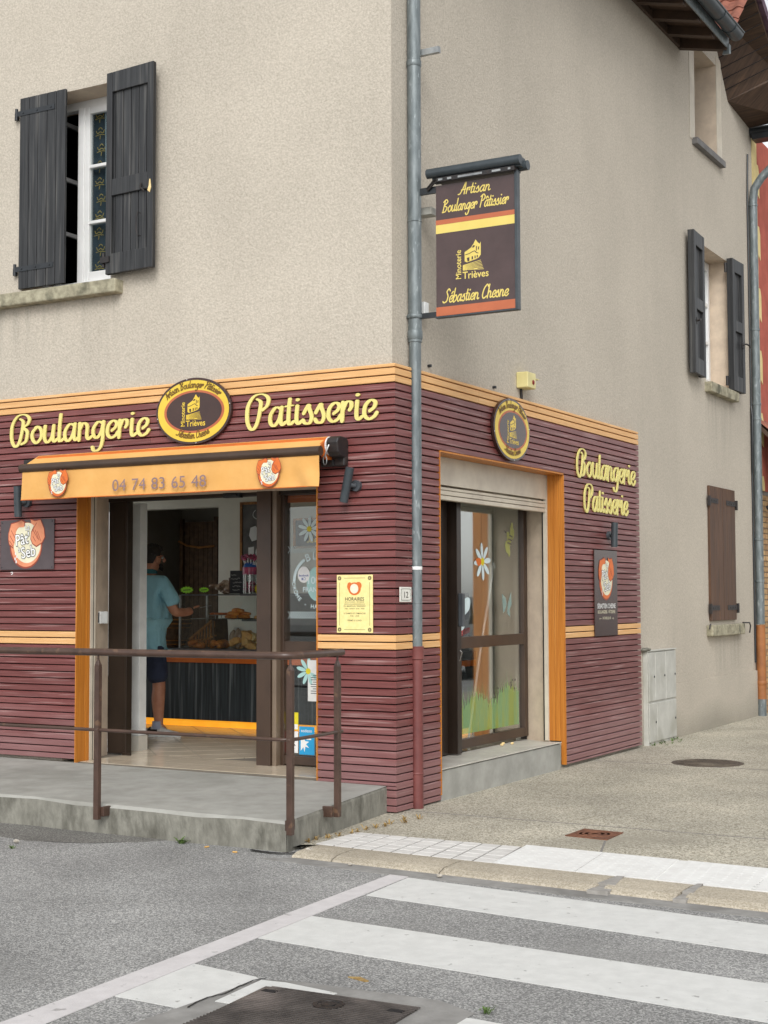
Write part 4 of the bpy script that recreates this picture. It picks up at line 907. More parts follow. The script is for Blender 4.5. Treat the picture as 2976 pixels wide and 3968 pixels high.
m_ = MB(); m_.tube([(px_ + .002, py_, .0), (px_ + .002, py_, .62), (px_ + .002, py_, 1.15)], .0475, 20); m_.lathe((px_ + .002, py_, 1.10), [(.0475, 0), (.056, .008), (.056, .09), (.058, .098), (.05, .102)], 20); m_.lathe((px_ + .002, py_, .25), [(.0475, 0), (.051, .004), (.051, .012), (.0475, .016)], 20); m_.build('iron_foot', 'maroon_iron', t, smooth=True)
m_ = MB(); m_.lathe((px_, py_, 1.775), [(.047, 0), (.0475, .002), (.0475, .022), (.047, .024)], 20); m_.build('tape', 'white_gloss', t, smooth=True)
t = thing('downpipe', 'zinc downpipe with swan neck and orange foot at the far end of the side wall', 'downpipe', (.02, 10.02, 0))
m_ = MB(); m_.tube([(.62, 10.04, 7.80), (.60, 10.04, 7.66), (.40, 10.03, 7.40), (.14, 10.02, 7.16), (.04, 10.02, 7.02), (.02, 10.02, 6.84), (.02, 10.02, 4), (.02, 10.02, 1.2)], .055, 18); m_.build('pipe', 'zinc', t, smooth=True)
for z in (6.78, 5.1, 4.1, 3.9, 2.3, 1.75):
    m_ = MB(); m_.lathe((.02, 10.02, z), [(.056, 0), (.061, .005), (.061, .03), (.056, .035)], 18); m_.build('collar', 'zinc', t, smooth=True)
m_ = MB()
for z in (5.12, 2.31, 1.77, .42): m_.tube([(-.06, 10.0, z), (.0, 10.02, z)], .012, 8)
m_.build_each('bracket', 'dark_metal', t)
m_ = MB(); m_.tube([(.02, 10.02, .22), (.02, 10.02, 1.19)], .062, 18); m_.lathe((.02, 10.02, .40), [(.062, 0), (.068, .01), (.068, .05), (.062, .06)], 18); m_.build('orange_foot', 'orange_iron', t, smooth=True)
m_ = MB(); m_.tube([(.02, 10.02, -.02), (.02, 10.02, .22)], .058, 18); m_.build('ground_stub', 'zinc', t, smooth=True); t.location.y -= .16
o = MB(); o.tube([(-.035, 9.93, .7), (-.035, 9.93, 6.9), (-.035, 9.98, 7.5)], .012, 8); o.tube([(-.035, 9.93, 4.1), (-.01, 9.89, 3.95), (-.01, 9.88, 3.5), (-.035, 9.92, 3.2)], .009, 8)
o = o.build('cable', 'dark_metal', smooth=True); o.location.y = -.14
tag(o, 'thin dark cable running up the wall beside the far downpipe', 'cable')
m_ = MB(); m_.prism(at_left(.36), [(-.05, 5.722), (.2, 5.722), (.2, 5.769), (-.05, 5.769)], -.018, .018)
tag(m_.build('bracket_arm', 'steel'), 'short bare metal bracket arm sticking out behind the downpipe near the top', 'bracket')

# ================================================================== big cut-out words
def word_sign(F, word, u0, u1, v, xh, dep, label, grp, pk=.265):
    t = thing('sign_lettering', label, 'sign lettering', F((u0 + u1) / 2, v, 0), grp)
    gl, W = glyphs(word, True); slant = .1
    sx = (u1 - u0) / (W * xh); sq = lambda y: 1 + (y - 1) * .62 if y > 1 else (y * .8 if y < -.2 else y)
    F0 = F; F = lambda a_, b_, d=0: F0(a_, v + xh * sq((b_ - v) / xh), d)
    def one(ch, m_): m_.build('letter', 'letter_yellow', t)
    script(MB(), F, word, (u0 + u1) / 2, v, xh, xh * pk * 1.12, .004, dep, slant=slant * .6, sx=sx, big=True, each=one, nib=.5)
rotv = lambda F, k, c: (lambda u, v, d=0: F(u, v + (u - c) * k, d))
word_sign(LEFT, 'Boulangerie', -3.80, -2.29, 2.895, .142, .016, 'cut-out yellow word Boulangerie over the shop entrance, left of the oval sign', 'yellow cut-out words', .205)
word_sign(LEFT, 'Patisserie', -1.325, -.15, 2.895, .142, .016, 'cut-out yellow word Patisserie right of the oval sign on the street front', 'yellow cut-out words', .205)
word_sign(RIGHT, 'Boulangerie', 3.52, 5.13, 2.725, .142, .014, 'cut-out yellow word Boulangerie on the side facade, upper line', 'yellow cut-out words', .205)
word_sign(RIGHT, 'Patisserie', 3.70, 4.90, 2.400, .142, .014, 'cut-out yellow word Patisserie on the side facade, lower line', 'yellow cut-out words', .205)

# ================================================================== mill emblem (chalet, furrows, lettering)
def mill(mb, F, cu, cv, s, d, mi=0, dark=1):
    """emblem about 1.75 s wide; cu,cv its centre"""
    X = lambda x: cu + x * s; Y = lambda y: cv + y * s
    P = lambda pts: [(X(x), Y(y)) for x, y in pts]
    mb.text(F, 'Minoterie', X(-.66), Y(-.9), .42 * s, d, mi, rot=math.pi / 2, ax='LEFT', bold=.012, sx=.88)
    mb.text(F, 'Trièves', X(-.58), Y(-.9), .50 * s, d, mi, ax='LEFT', bold=.014, sx=.95)
    mb.text(F, 'du', X(-.58), Y(-.5), .26 * s, d, mi, ax='LEFT')
    mb.flat(F, P([(-.46, .42), (-.3, .5), (-.1, .62), (.02, .78), (.14, .98), (.26, .82), (.36, .74), (.42, .84), (.42, .2), (.30, .06), (.12, .0), (-.34, -.1), (-.46, -.04), (-.46, .2)]), d, mi)
    for q in ([(-.06, .62), (.04, .72), (.12, .66), (.0, .58)], [(.16, .62), (.22, .66), (.20, .4), (.16, .42)], [(.28, .6), (.34, .62), (.32, .45), (.26, .48)],
              [(-.34, .12), (-.2, .14), (-.2, -.04), (-.30, -.07)], [(-.08, .16), (.0, .17), (.0, .02), (-.08, .0)], [(.08, .18), (.14, .19), (.14, .05), (.08, .04)], [(.2, .2), (.26, .2), (.26, .08), (.2, .07)],
              [(-.42, .3), (-.2, .34), (-.02, .42), (.1, .44), (.2, .34), (.3, .3), (.3, .27), (.18, .3), (.08, .40), (-.02, .38), (-.2, .3), (-.42, .26)]):
        mb.flat(F, P(q), d + .0006, dark)
    for i in range(7):
        a0 = (-.56, -.22 - i * .035); t0 = .42 + i * .025, -.06 - i * .075
        mb.flat(F, P([(a0[0], a0[1]), (t0[0], t0[1]), (t0[0], t0[1] - .025), (a0[0], a0[1] - .036)]), d + i * .0001, mi)
    mb.flat(F, P([(.02, -.46), (.24, -.44), (.26, -.47), (.04, -.5)]), d, mi)

def oval_sign(F, cu, cv, label):
    t = thing('oval_sign', label, 'oval sign', F(cu, cv, 0), 'oval signs')
    rx, rz = .372, .268
    m_ = MB(); m_.prism(F, circ(cu, cv, rx, rz, 56), .006, .034); pl = m_.build('panel', 'oval_brown', t, bevel=.003)
    m_ = MB(); m_.flat(F, circ(cu, cv, rx * .945, rz * .925, 56), .0355); m_.build('yellow_ring', 'gold', t)
    m_ = MB(); m_.flat(F, circ(cu + .01, cv - .005, rx * .80, rz * .64, 56), .0362); m_.build('orange_ring', 'sign_orange', t)
    m_ = MB(); m_.flat(F, circ(cu + .01, cv - .005, rx * .735, rz * .575, 56), .0370); m_.build('centre', 'oval_brown', t)
    m_ = MB(); mill(m_, F, cu + .01, cv + .0, .135, .0378, 0, 1); m_.build('mill_emblem', ['gold', 'oval_brown'], t)
    def arc(word, mid, top, name):
        b_ = MB()
        gl, W = glyphs(word); xh = .030; sl = .25
        ax_, az = (rx * .83, rz * .70) if top else (rx * .80, rz * .82)
        def warp(x, y):
            a_ = mid - x / (rx * .84) * (1 if top else -1) * .98
            r_ = y if top else y
            ux, uz = math.cos(a_), math.sin(a_); nn = 1 if top else -1
            return (cu + (ax_ + nn * y) * ux, cv + (az + nn * y) * uz)
        script(b_, F, word, 0, 0, xh, .0075, .0378, .0384, 0, slant=sl, sx=.92, warp=warp)
        b_.build(name, 'text_brown', t)
    arc('Artisan Boulanger Pâtissier', math.pi / 2, True, 'lettering'); arc('Sébastien Chesne', -math.pi / 2, False, 'lettering')
    m_ = MB()
    for a_ in (RAD(100), RAD(190), RAD(275), RAD(8)):
        q = F(cu + rx * .972 * math.cos(a_), cv + rz * .965 * math.sin(a_), .034); m_.ball(q, .006, 5)
    m_.build_each('screw', 'chrome', t, smooth=True)
oval_sign(LEFT, -1.825, 3.058, 'shiny brown and yellow oval sign between the two words over the entrance')
oval_sign(RIGHT, 2.005, 2.998, 'brown and yellow oval sign over the side door, seen obliquely')

# ================================================================== hands-and-dough emblem
SK = {'lh': [(-1, .44), (-.86, .84), (-.55, .9), (-.3, .98), (-.13, .9), (-.15, .7), (-.42, .7), (-.6, .6), (-.6, .36), (-.66, .08), (-.73, -.14), (-.95, 0), (-1, .2)],
      'rh': [(.23, 1), (.46, .93), (.76, .98), (.95, .62), (1, .26), (.86, .05), (.55, -.1), (.34, .02), (.24, .22), (.28, .5), (.42, .74), (.26, .84)]}
def dough(F, cu, cv, s, d, parent, sk='logo_skin'):
    m_ = MB(); P = lambda pts, k=1.0, c=(0, 0): [(cu + (c[0] + (x - c[0]) * k) * s, cv + (c[1] + (y - c[1]) * k) * s) for x, y in pts]
    m_.flat(F, [(cu + x * s, cv + y * s) for x, y in circ(-.04, -.06, .90, .97, 44)], d, 1)
    m_.flat(F, [(cu + x * s, cv + y * s) for x, y in circ(-.03, -.06, .84, .90, 44)], d + .0007, 0)
    m_.flat(F, [(cu + x * s, cv + y * s) for x, y in circ(.03, .04, .76, .84, 44)], d + .0014, 2)
    for k, c in (('lh', (-.6, .4)), ('rh', (.6, .45))):
        m_.flat(F, P(SK[k], 1.09, c), d + .0021, 1); m_.flat(F, P(SK[k], 1.0, c), d + .0028, 0)
    for a_, b_ in (((-.86, .58), (-.66, .28)), ((-.93, .36), (-.70, .05)), ((-.95, .14), (-.74, -.1)), ((.55, .86), (.3, .5)), ((.34, .6), (.62, .2)), ((.48, .56), (.7, .14)), ((.6, .5), (.8, .1)), ((.36, .3), (.5, .1))):
        m_.ribbon(F, P([a_, b_]), .025 * s, d + .0028, d + .0033, 1, smooth=False)
    def tx(b_, x, y, sz, rot):
        m_.text(F, b_, cu + x * s, cv + y * s, sz * s, d + .0036, 4, rot=rot, bold=.05, sx=.86); m_.text(F, b_, cu + x * s, cv + y * s, sz * s, d + .0043, 3, rot=rot, bold=.012, sx=.86)
    r_ = RAD(9)
    tx('La', .06, .58, .32, r_); tx("Pât'", -.18, -.02, .66, r_); tx('à', -.38, -.34, .32, r_); tx('Seb', .14, -.55, .66, r_)
    for x, y in ((-.6, -.4), (-.52, -.52), (-.62, -.62), (-.56, -.74)): m_.flat(F, [(cu + a_ * s, cv + b_ * s) for a_, b_ in circ(x, y, .035, .07, 10)], d + .0036, 3)
    return m_.build('dough_emblem', [sk, 'logo_line', 'logo_cream', 'white_gloss', 'ink'], parent)

t = thing('square_sign', 'square grey board with the hands and dough emblem, left of the entrance', 'sign', (-3.6, 0, 2.03))
m_ = MB(); m_.fbox(LEFT, -3.905, -3.295, 1.815, 2.242, .004, .014); m_.build('panel', 'sign_grey', t, bevel=.002)
dough(LEFT, -3.60, 2.035, .205, .015, t)
m_ = MB()
for u in (-3.885, -3.315):
    for v in (1.835, 2.222): m_.ball(LEFT(u, v, .014), .006, 5)
m_.build_each('screw', 'dark_metal', t, smooth=True)

t = thing('tall_sign', 'tall narrow dark board with dough emblem and small lettering beside the side door', 'sign', (0, 4.24, 1.6))
m_ = MB(); m_.fbox(RIGHT, 3.935, 4.555, 1.185, 2.025, .004, .014); m_.build('panel', 'oval_brown', t, bevel=.002)
dough(RIGHT, 4.245, 1.745, .205, .015, t, 'logo_orange')
m_ = MB(); m_.text(RIGHT, 'SÉBASTIEN CHESNE', 4.245, 1.455, .066, .0155, 0, bold=.01, sx=.86); m_.text(RIGHT, 'BOULANGERIE - PÂTISSERIE', 4.245, 1.405, .046, .0155, 1, sx=.84)
m_.text(RIGHT, '»—   04 74 83 65 48   —«', 4.245, 1.345, .040, .0155, 1, sx=.9); m_.build_each('lettering', ['white_gloss', 'logo_cream'], t)

# ================================================================== opening hours, house number
t = thing('hours_sign', 'pale yellow opening hours plaque headed HORAIRES on the corner boards', 'sign', (-.343, 0, 1.52))
m_ = MB(); m_.fbox(LEFT, -.498, -.188, 1.306, 1.737, .004, .012); m_.build('panel', 'plaque', t, bevel=.002)
m_ = MB(); c = -.343; D_ = .0128
m_.text(LEFT, 'HORAIRES', c, 1.545, .036, D_, 0, bold=.012); m_.text(LEFT, 'BOULANGERIE - PÂTISSERIE', c, 1.530, .0135, D_, 1)
m_.fbox(LEFT, c - .09, c + .09, 1.518, 1.521, .012, D_, 0)
m_.text(LEFT, 'DU MARDI AU VENDREDI', c, 1.499, .0165, D_, 1, bold=.01); m_.text(LEFT, '7H00 - 13H00 ET 15H30 - 19H00', c, 1.481, .0125, D_, 1, bold=.01)
m_.text(LEFT, 'LE SAMEDI ET DIMANCHE', c, 1.445, .0165, D_, 1, bold=.01); m_.text(LEFT, '7H00 - 12H30', c, 1.427, .0135, D_, 1, bold=.01); m_.text(LEFT, 'FERMÉ LE LUNDI', c, 1.393, .0165, D_, 1, bold=.01)
for u in (c - .13, c + .13):
    m_.ribbon(LEFT, [(u, 1.36), (u, 1.68)], .0025, .012, D_, 1, smooth=False)
    for v in (1.33, 1.712):
        for k in range(3): m_.ribbon(LEFT, circ(u, v, .006 + .004 * k, n=9) + [(u + .006 + .004 * k, v)], .003, .012, D_ + k * .0002, 1)
for v in (1.33, 1.713): m_.ribbon(LEFT, [(c - .09, v), (c + .09, v)], .003, .012, D_, 1, smooth=False)
m_.build('lettering', ['ink', 'ink_soft'], t)
e = MB(); e.flat(LEFT, circ(c, 1.633, .054, .048, 30), .0126, 0); e.flat(LEFT, circ(c - .042, 1.652, .022, .03, 18), .0130, 0); e.flat(LEFT, circ(c + .034, 1.656, .028, .028, 18), .0134, 0); e.flat(LEFT, circ(c - .002, 1.634, .036, .036, 24), .0138, 1)
e.text(LEFT, "Pât'", c - .008, 1.637, .03, .0142, 2, rot=.15, bold=.02); e.text(LEFT, 'Seb', c + .006, 1.613, .03, .0142, 2, rot=.15, bold=.02); e.build('dough_emblem', ['logo_orange', 'logo_cream', 'enamel'], t)
t = thing('house_number', 'small white enamel house number 12 by the corner downpipe', 'house number', (.0, .137, 1.588))
m_ = MB(); m_.fbox(RIGHT, .048, .226, 1.534, 1.645, .003, .010); m_.build('plate', 'enamel', t, bevel=.003)
m_ = MB(); m_.text(RIGHT, '12', .137, 1.566, .064, .0106, 0, bold=.012, sx=1.25)
q = [(.07, 1.62), (.075, 1.63), (.199, 1.63), (.205, 1.62), (.203, 1.605), (.211, 1.59), (.203, 1.574), (.205, 1.556), (.199, 1.548), (.075, 1.548), (.07, 1.556), (.072, 1.574), (.063, 1.59), (.072, 1.605), (.07, 1.62)]
m_.ribbon(RIGHT, q, .0035, .010, .0106, 0, steps=3); m_.build('number', 'ink', t)

# ================================================================== projecting sign
t = thing('projecting_sign', 'hanging brown double-sided sign with lamp hood, sticking out from the side wall', 'projecting sign', (.5, .32, 4.2))
FP = at_left(.305)
m_ = MB(); m_.box(.19, .842, .305, .335, 3.675, 4.675); m_.build('panel', 'sign_brown', t, bevel=.002)
m_ = MB(); m_.box(.842, .868, .297, .343, 3.668, 4.70); m_.box(.185, .868, .297, .343, 3.662, 3.675); m_.build('edge_frame', 'slate_metal', t, bevel=.003)
m_ = MB()
for FF in (FP, lambda u, v, d=0: (1.032 - u, .335 + d, v)):
    m_.fbox(FF, .19, .842, 4.372, 4.408, .0003, .001, 0); m_.fbox(FF, .19, .842, 4.305, 4.371, .0003, .001, 1); m_.fbox(FF, .19, .842, 3.678, 3.745, .0003, .001, 0)
m_.build_each('colour_band', ['sign_orange', 'sign_yellow'], t)
m_ = MB()
script(m_, FP, 'Artisan', .516, 4.58, .044, .0085, .0003, .0012, slant=.28); m_.build('lettering', 'sign_yellow', t); m_ = MB(); script(m_, FP, 'Boulanger Pâtissier', .516, 4.462, .046, .0085, .0003, .0012, slant=.28, sx=.76); m_.build('lettering', 'sign_yellow', t); m_ = MB()
script(m_, FP, 'Sébastien Chesne', .516, 3.775, .050, .0095, .0003, .0012, slant=.28, sx=.78)
m_.build('lettering', 'sign_yellow', t)
m_ = MB(); mill(m_, FP, .50, 4.075, .152, .0010, 0, 1); m_.build('mill_emblem', ['sign_yellow', 'sign_brown'], t)
m_ = MB(); m_.tube([(.135, .275, 4.765), (.905, .275, 4.765)], .037, 16); m_.tube([(.16, .365, 4.740), (.925, .365, 4.740)], .037, 16); m_.box(.17, .90, .285, .365, 4.72, 4.79); m_.build('lamp_hood', 'slate_metal', t, smooth=True)
m_ = MB(); m_.box(.22, .86, .262, .376, 4.69, 4.722); m_.build('lamp_tray', 'black_iron', t)
m_ = MB()
for a_, b_ in ((.235, .27), (.31, .345), (.40, .60), (.68, .75), (.81, .83)): m_.box(a_, b_, .257, .2615, 4.697, 4.712)
m_.build_each('lamp_slot', 'steel', t)
m_ = MB(); m_.box(-.05, .20, .31, .335, 4.625, 4.675); m_.box(-.05, .19, .31, .335, 3.675, 3.715); m_.build_each('bracket', 'dark_metal', t)
m_ = MB(); m_.tube([(.02, .33, 4.66), (.1, .32, 4.66), (.16, .30, 4.70), (.20, .29, 4.735)], .009, 8); m_.tube([(.12, .30, 4.645), (.18, .29, 4.69), (.26, .28, 4.72)], .008, 8); m_.build_each('lamp_cable', 'black_iron', t, smooth=True)
m_ = MB(); m_.box(-.05, .09, .42, .52, 4.50, 4.56); tag(m_.build('junction_box', 'cabinet_plastic', bevel=.006), 'small pale junction box on the wall under the sign bracket', 'junction box')
m_ = MB(); m_.box(-.05, .03, .42, .49, 3.73, 3.83); tag(m_.build('junction_box', 'white_paint', bevel=.006), 'small white box on the wall beside the lower sign bracket', 'junction box')

# ================================================================== awning
t = thing('awning', 'orange canvas awning with brown front bar and phone number over the entrance', 'awning', (-1.95, -.1, 2.65))
m_ = MB(); nn = 30; vs = []
for i in range(nn + 1):
    u = -3.42 + 2.9 * i / nn
    for k in range(5):
        f = k / 4; y = -.075 - f * .20; z = 2.775 - f * .105 - .004 * math.sin(f * 3.1); vs.append((u + (-.0 if f < .5 else .03 * (f - .5)), y, z))
m_.add(vs, [(i * 5 + k, i * 5 + k + 1, i * 5 + 6 + k, i * 5 + 5 + k) for i in range(nn) for k in range(4)]); m_.build('canopy_cloth', 'awning_cloth', t, smooth=True)
m_ = MB(); m_.tube([(-3.40, -.075, 2.71), (-.53, -.075, 2.71)], .062, 20); m_.build('cloth_roll', 'awning_orange_end', t, smooth=True)
m_ = MB(); m_.prism(at_right(-.535), [(-.09, 2.77), (-.27, 2.665), (-.13, 2.60), (-.05, 2.60)], 0, .02); m_.build('cloth_edge', 'awning_orange_end', t)
m_ = MB(); m_.tube([(-3.40, -.30, 2.648), (-.458, -.30, 2.645)], .037, 18); m_.build('front_bar', 'brown_metal', t, smooth=True)
m_ = MB(); vs = []; nu, nv = 120, 8
for i in range(nu + 1):
    u = -3.376 + 2.912 * i / nu
    for k in range(nv + 1):
        f = k / nv
        rip = .010 * f * (math.sin(u * 9 + f * 1.2) + .6 * math.sin(u * 23 + f * 2) + .5 * math.sin(u * 4.1)); e_ = max(0, (u + .9) / .44); rip += .016 * f * e_ * math.sin(u * 26 - f * 4)
        vs.append((u, -.312 - rip - .012 * f, 2.625 - .243 * f + .004 * f * math.sin(u * 7)))
m_.add(vs, [(i * (nv + 1) + k, i * (nv + 1) + k + 1, (i + 1) * (nv + 1) + k + 1, (i + 1) * (nv + 1) + k) for i in range(nu) for k in range(nv)]); val = m_.build('valance', 'awning_cloth', t, smooth=True)
m_ = MB(); m_.tube([(-3.376 + 2.912 * i / 40, -.326 - .010 * (math.sin((-3.376 + 2.912 * i / 40) * 9 + 1.2) + .6 * math.sin((-3.376 + 2.912 * i / 40) * 23 + 2) + .5 * math.sin((-3.376 + 2.912 * i / 40) * 4.1)), 2.383) for i in range(41)], .004, 6); m_.build('hem', 'awning_orange_end', t)
FV = at_left(-.345)
m_ = MB(); [m_.text(FV, q_, -1.925 + (k_ - 2) * .196, 2.420, .132, 0, 0, bold=.0, sx=1.12) for k_, q_ in enumerate('04 74 83 65 48'.split())]; m_.build_each('digits', 'ink_violet', t)
dough(FV, -2.955, 2.505, .108, .001, t, 'logo_orange'); dough(FV, -.885, 2.50, .108, .001, t, 'logo_orange')
m_ = MB(); m_.lathe((-.515, -.09, 2.70), [(.068, 0), (.072, .004), (.072, .012), (.06, .016)], 24, axis='x'); m_.build('end_disc', 'white_gloss', t, smooth=True)
m_ = MB(); m_.prism(at_right(-.498), [(-.165, 2.72), (-.15, 2.755), (-.11, 2.77), (-.03, 2.765), (.0, 2.74), (-.004, 2.56), (-.05, 2.565), (-.055, 2.61), (-.12, 2.62), (-.15, 2.65)], 0, .10); m_.box(-.495, -.40, -.06, .0, 2.55, 2.62); m_.box(-.62, -.50, -.05, -.02, 2.55, 2.61); m_.build('gear_housing', 'black_iron', t, bevel=.010)
m_ = MB(); m_.tube([(-.465, -.175, 2.70), (-.475, -.19, 2.66), (-.49, -.19, 2.615)], .007, 8); m_.tube([(-.49 + .015 * math.cos(k * math.pi / 6), -.19, 2.585 + .034 * math.sin(k * math.pi / 6)) for k in range(13)], .0045, 8); m_.build('crank_eye', 'steel', t, smooth=True)
m_ = MB(); m_.box(-3.52, -3.42, -.15, 0, 2.60, 2.74); m_.build('wall_bracket', 'black_iron', t, bevel=.008)
m_ = MB(); m_.box(-1.95, -1.78, .54, .60, 2.40, 2.45); m_.box(-1.93, -1.80, .52, .545, 2.41, 2.43)
tag(m_.build('door_closer', 'dark_metal', bevel=.006), 'small dark closer box under the entrance lintel', 'door closer')

# ================================================================== wall lamps
def spot(F, u, v, tilt, yaw, label, ln=.26):
    t = thing('wall_spotlight', label, 'spotlight', F(u, v, 0), 'wall spotlights')
    du, dd = math.sin(tilt), math.sin(yaw); c = .085
    a_ = F(u - .04 + du * ln / 2, v + ln / 2 * math.cos(tilt), c + dd * ln / 2); b_ = F(u - .04 - du * ln / 2, v - ln / 2 * math.cos(tilt), c - dd * ln / 2)
    m_ = MB(); m_.tube([a_, b_], .033, 20); m_.build('barrel', 'slate_metal', t, smooth=True)
    d_ = (Vector(b_) - Vector(a_)).normalized(); m_ = MB(); m_.tube([Vector(b_), Vector(b_) + d_ * .002], .028, 18); m_.build('lens', 'black_iron', t, smooth=True)
    m_ = MB(); m_.tube([F(u, v - .005, .0), F(u, v - .005, .03)], .042, 20); m_.tube([F(u, v - .005, .03), F(u - .03, v, .07)], .018, 12); m_.build('base', 'grey_plastic', t, smooth=True)
spot(LEFT, -.325, 2.405, RAD(16), RAD(6), 'tilted dark grey spotlight right of the awning')
spot(LEFT, -3.60, 2.395, RAD(1), RAD(4), 'dark grey spotlight half hidden behind the awning, over the square board')
spot(RIGHT, 4.34, 2.18, RAD(-1), RAD(2), 'upright dark grey spotlight over the tall narrow board', .24)

# ================================================================== alarm, meter cabinet
t = thing('alarm_box', 'small cream alarm box with red lamp on the wall over the side boards', 'alarm', (-.05, 2.4, 3.47))
m_ = MB(); m_.box(-.05, .06, 2.28, 2.46, 3.40, 3.54); m_.build('case', 'alarm_plastic', t, bevel=.008)
m_ = MB(); m_.lathe((.058, 2.40, 3.455), [(.022, 0), (.022, .006), (.012, .012)], 16, axis='x'); m_.build('lamp', 'lamp_red', t, smooth=True)
m_ = MB(); m_.box(.02, .05, 2.46, 2.56, 3.495, 3.502); m_.build('side_tab', 'alarm_plastic', t)
m_ = MB(); m_.tube([(-.04, 2.36, 3.40), (-.035, 2.36, 3.34), (-.04, 2.37, 3.28)], .012, 8); m_.build('cable', 'black_iron', t, smooth=True)
for y, z in ((.62, 3.365), (1.80, 3.345)):
    m_ = MB(); m_.tube([(-.05, y, z), (-.02, y, z)], .012, 8); tag(m_.build('screw_hook', 'dark_metal', smooth=True), 'tiny dark hook in the render above the side boards, ' + ('nearest the downpipe' if y < 1 else 'nearest the alarm box'), 'hook')
t = thing('meter_cabinet', 'dirty white plastic meter cabinet with five doors against the side wall', 'meter cabinet', (0, 5.95, 0))
m_ = MB(); m_.box(-.05, .005, 5.45, 6.36, -.02, .985); m_.box(-.05, .022, 5.44, 6.37, .985, 1.0); m_.build('case', 'cabinet_plastic', t, bevel=.006)
for (a_, b_, z0, z1) in ((5.46, 5.66, .46, .975), (5.67, 6.0, .46, .975), (6.01, 6.35, .46, .975), (5.46, 5.70, .03, .44), (5.71, 6.35, .03, .44)):
    m_ = MB(); m_.box(.0055, .018, a_, b_, z0, z1); dr = m_.build('cabinet_door', 'cabinet_plastic', t, bevel=.006)
    m_ = MB(); m_.tube([(.018, b_ - .04, (z0 + z1) / 2), (.023, b_ - .04, (z0 + z1) / 2)], .012, 10); m_.build('lock', 'dark_metal', dr, smooth=True)
m_ = MB()
for p in ((-.02, 5.42, 1.005), (.0, 5.46, 1.01), (-.02, 5.50, 1.0)): m_.ball(p, (.04, .045, .02), 6, jit=.15)
tag(m_.build('dirt_heap', 'old_concrete', smooth=True), 'little heap of dirt on top of the meter cabinet', 'dirt')

# ================================================================== handrail
t = thing('handrail', 'brown tubular handrail with three posts along the entrance platform', 'handrail', (-.6, -1.69, .2))
P1, P2, P3 = (-1.362, -1.69), (.187, -1.69), (.14, -1.05)
def post(x, y, ux, uy, z0, z1):
    m_ = MB(); w_, dpt = .020, .007
    # flat bar, pinched to a point under the rail
    for a_, b_, k0, k1 in ((z0, z1 - .07, 1, 1), (z1 - .07, z1 - .03, 1, .35), (z1 - .03, z1, .35, .3)):
        vs = []
        for z, k in ((a_, k0), (b_, k1)):
            for s1, s2 in ((-1, -1), (1, -1), (1, 1), (-1, 1)): vs.append((x + ux * w_ * k * s1 - uy * w_ * .9 * k * s2, y + uy * w_ * k * s1 + ux * w_ * .9 * k * s2, z))
        m_.hexa(vs)
    o = m_.build('post', 'rail_paint', t, bevel=.003)
    return o
for (x, y), (ux, uy), z0 in ((P1, (1, 0), .085), (P2, (1, 0), .10), ((P3[0], P3[1]), (0, 1), .125)):
    p = post(x, y, ux, uy, z0, 1.185)
    m_ = MB()
    if ux: m_.box(x + .022, x + .048, -1.68, -1.60, z0 + .02, z0 + .085) if x < 0 else m_.box(x - .048, x - .022, -1.68, -1.60, z0 + .02, z0 + .085)
    else: m_.box(.05, .125, y - .048, y - .022, z0 + .0, z0 + .07)
    m_.build('foot_bracket', 'rail_paint', p, bevel=.004)
def bend(z): return [(-9, -1.69, z), (-4, -1.69, z), (-1.36, -1.69, z), (.03, -1.69, z), (.12, -1.685, z), (.165, -1.655, z), (.178, -1.6, z), (.165, -1.3, z), (.14, -1.0, z), (.14, -.99, z)]
m_ = MB(); m_.tube(bend(1.205), .0245, 16); m_.build('top_rail', 'rail_paint', t, smooth=True)
m_ = MB(); m_.tube(bend(.683), .0115, 12)
for x, y in (P1, P2, P3): m_.ball((x, y, .683), .021, 8)
m_.build('mid_rail', 'rail_paint', t, smooth=True)
t = thing('key_switch', 'small grey key switch box on the plaster at the left of the entrance', 'key switch', (-3.02, .45, 1.40))
m_ = MB(); m_.box(-3.16, -3.10, .36, .46, 1.35, 1.455); m_.build('case', 'white_paint', t, bevel=.006)
m_ = MB(); m_.box(-3.15, -3.11, .353, .36, 1.36, 1.445); m_.build('face', 'grey_plastic', t, bevel=.003)
m_ = MB(); m_.tube([(-3.13, .353, 1.40), (-3.13, .346, 1.40)], .012, 12); m_.box(-3.133, -3.127, .344, .352, 1.375, 1.40); m_.build('keyhole', 'chrome', t)

# ================================================================== stickers
FG = at_left(.639)            # street-side window pane
FS_ = at_right(DX + .0065)    # side door pane
def sticker(name, mb, mats, label, cat='sticker', grp=None): return tag(mb.build(name, mats), label, cat, grp)
def daisy(F, u, v, s, n, lab, extra=None, pet='petal'):
    m_ = MB()
    for k in range(n):
        a_ = 2 * math.pi * k / n + .1; c = (u + math.cos(a_) * s * .62, v + math.sin(a_) * s * .62)
        q = [(c[0] + (math.cos(a_) * x - math.sin(a_) * y), c[1] + (math.sin(a_) * x + math.cos(a_) * y)) for x, y in circ(0, 0, s * .42, s * .15, 16)]
        m_.flat(F, q, .001 + k * .0001, 0)
    m_.flat(F, circ(u, v, s * .22, n=18), .0022, 1)
    if extra: m_.flat(F, circ(u + extra[0] * s, v + extra[1] * s, s * .30, s * .22, n=18), .003, 2); m_.flat(F, circ(u + (extra[0] - .3) * s, v + (extra[1] + .1) * s, s * .1, n=10), .0034, 2)
    sticker('daisy_sticker', m_, [pet, 'sticker_yellow', 'logo_orange'], lab, grp='flower stickers')
daisy(FS_, 2.43, 1.885, .165, 8, 'white daisy sticker with a ladybird on the side door glass', (-.45, -.02))
daisy(FG, -1.155, 2.125, .105, 9, 'pale daisy sticker near the top of the street window')
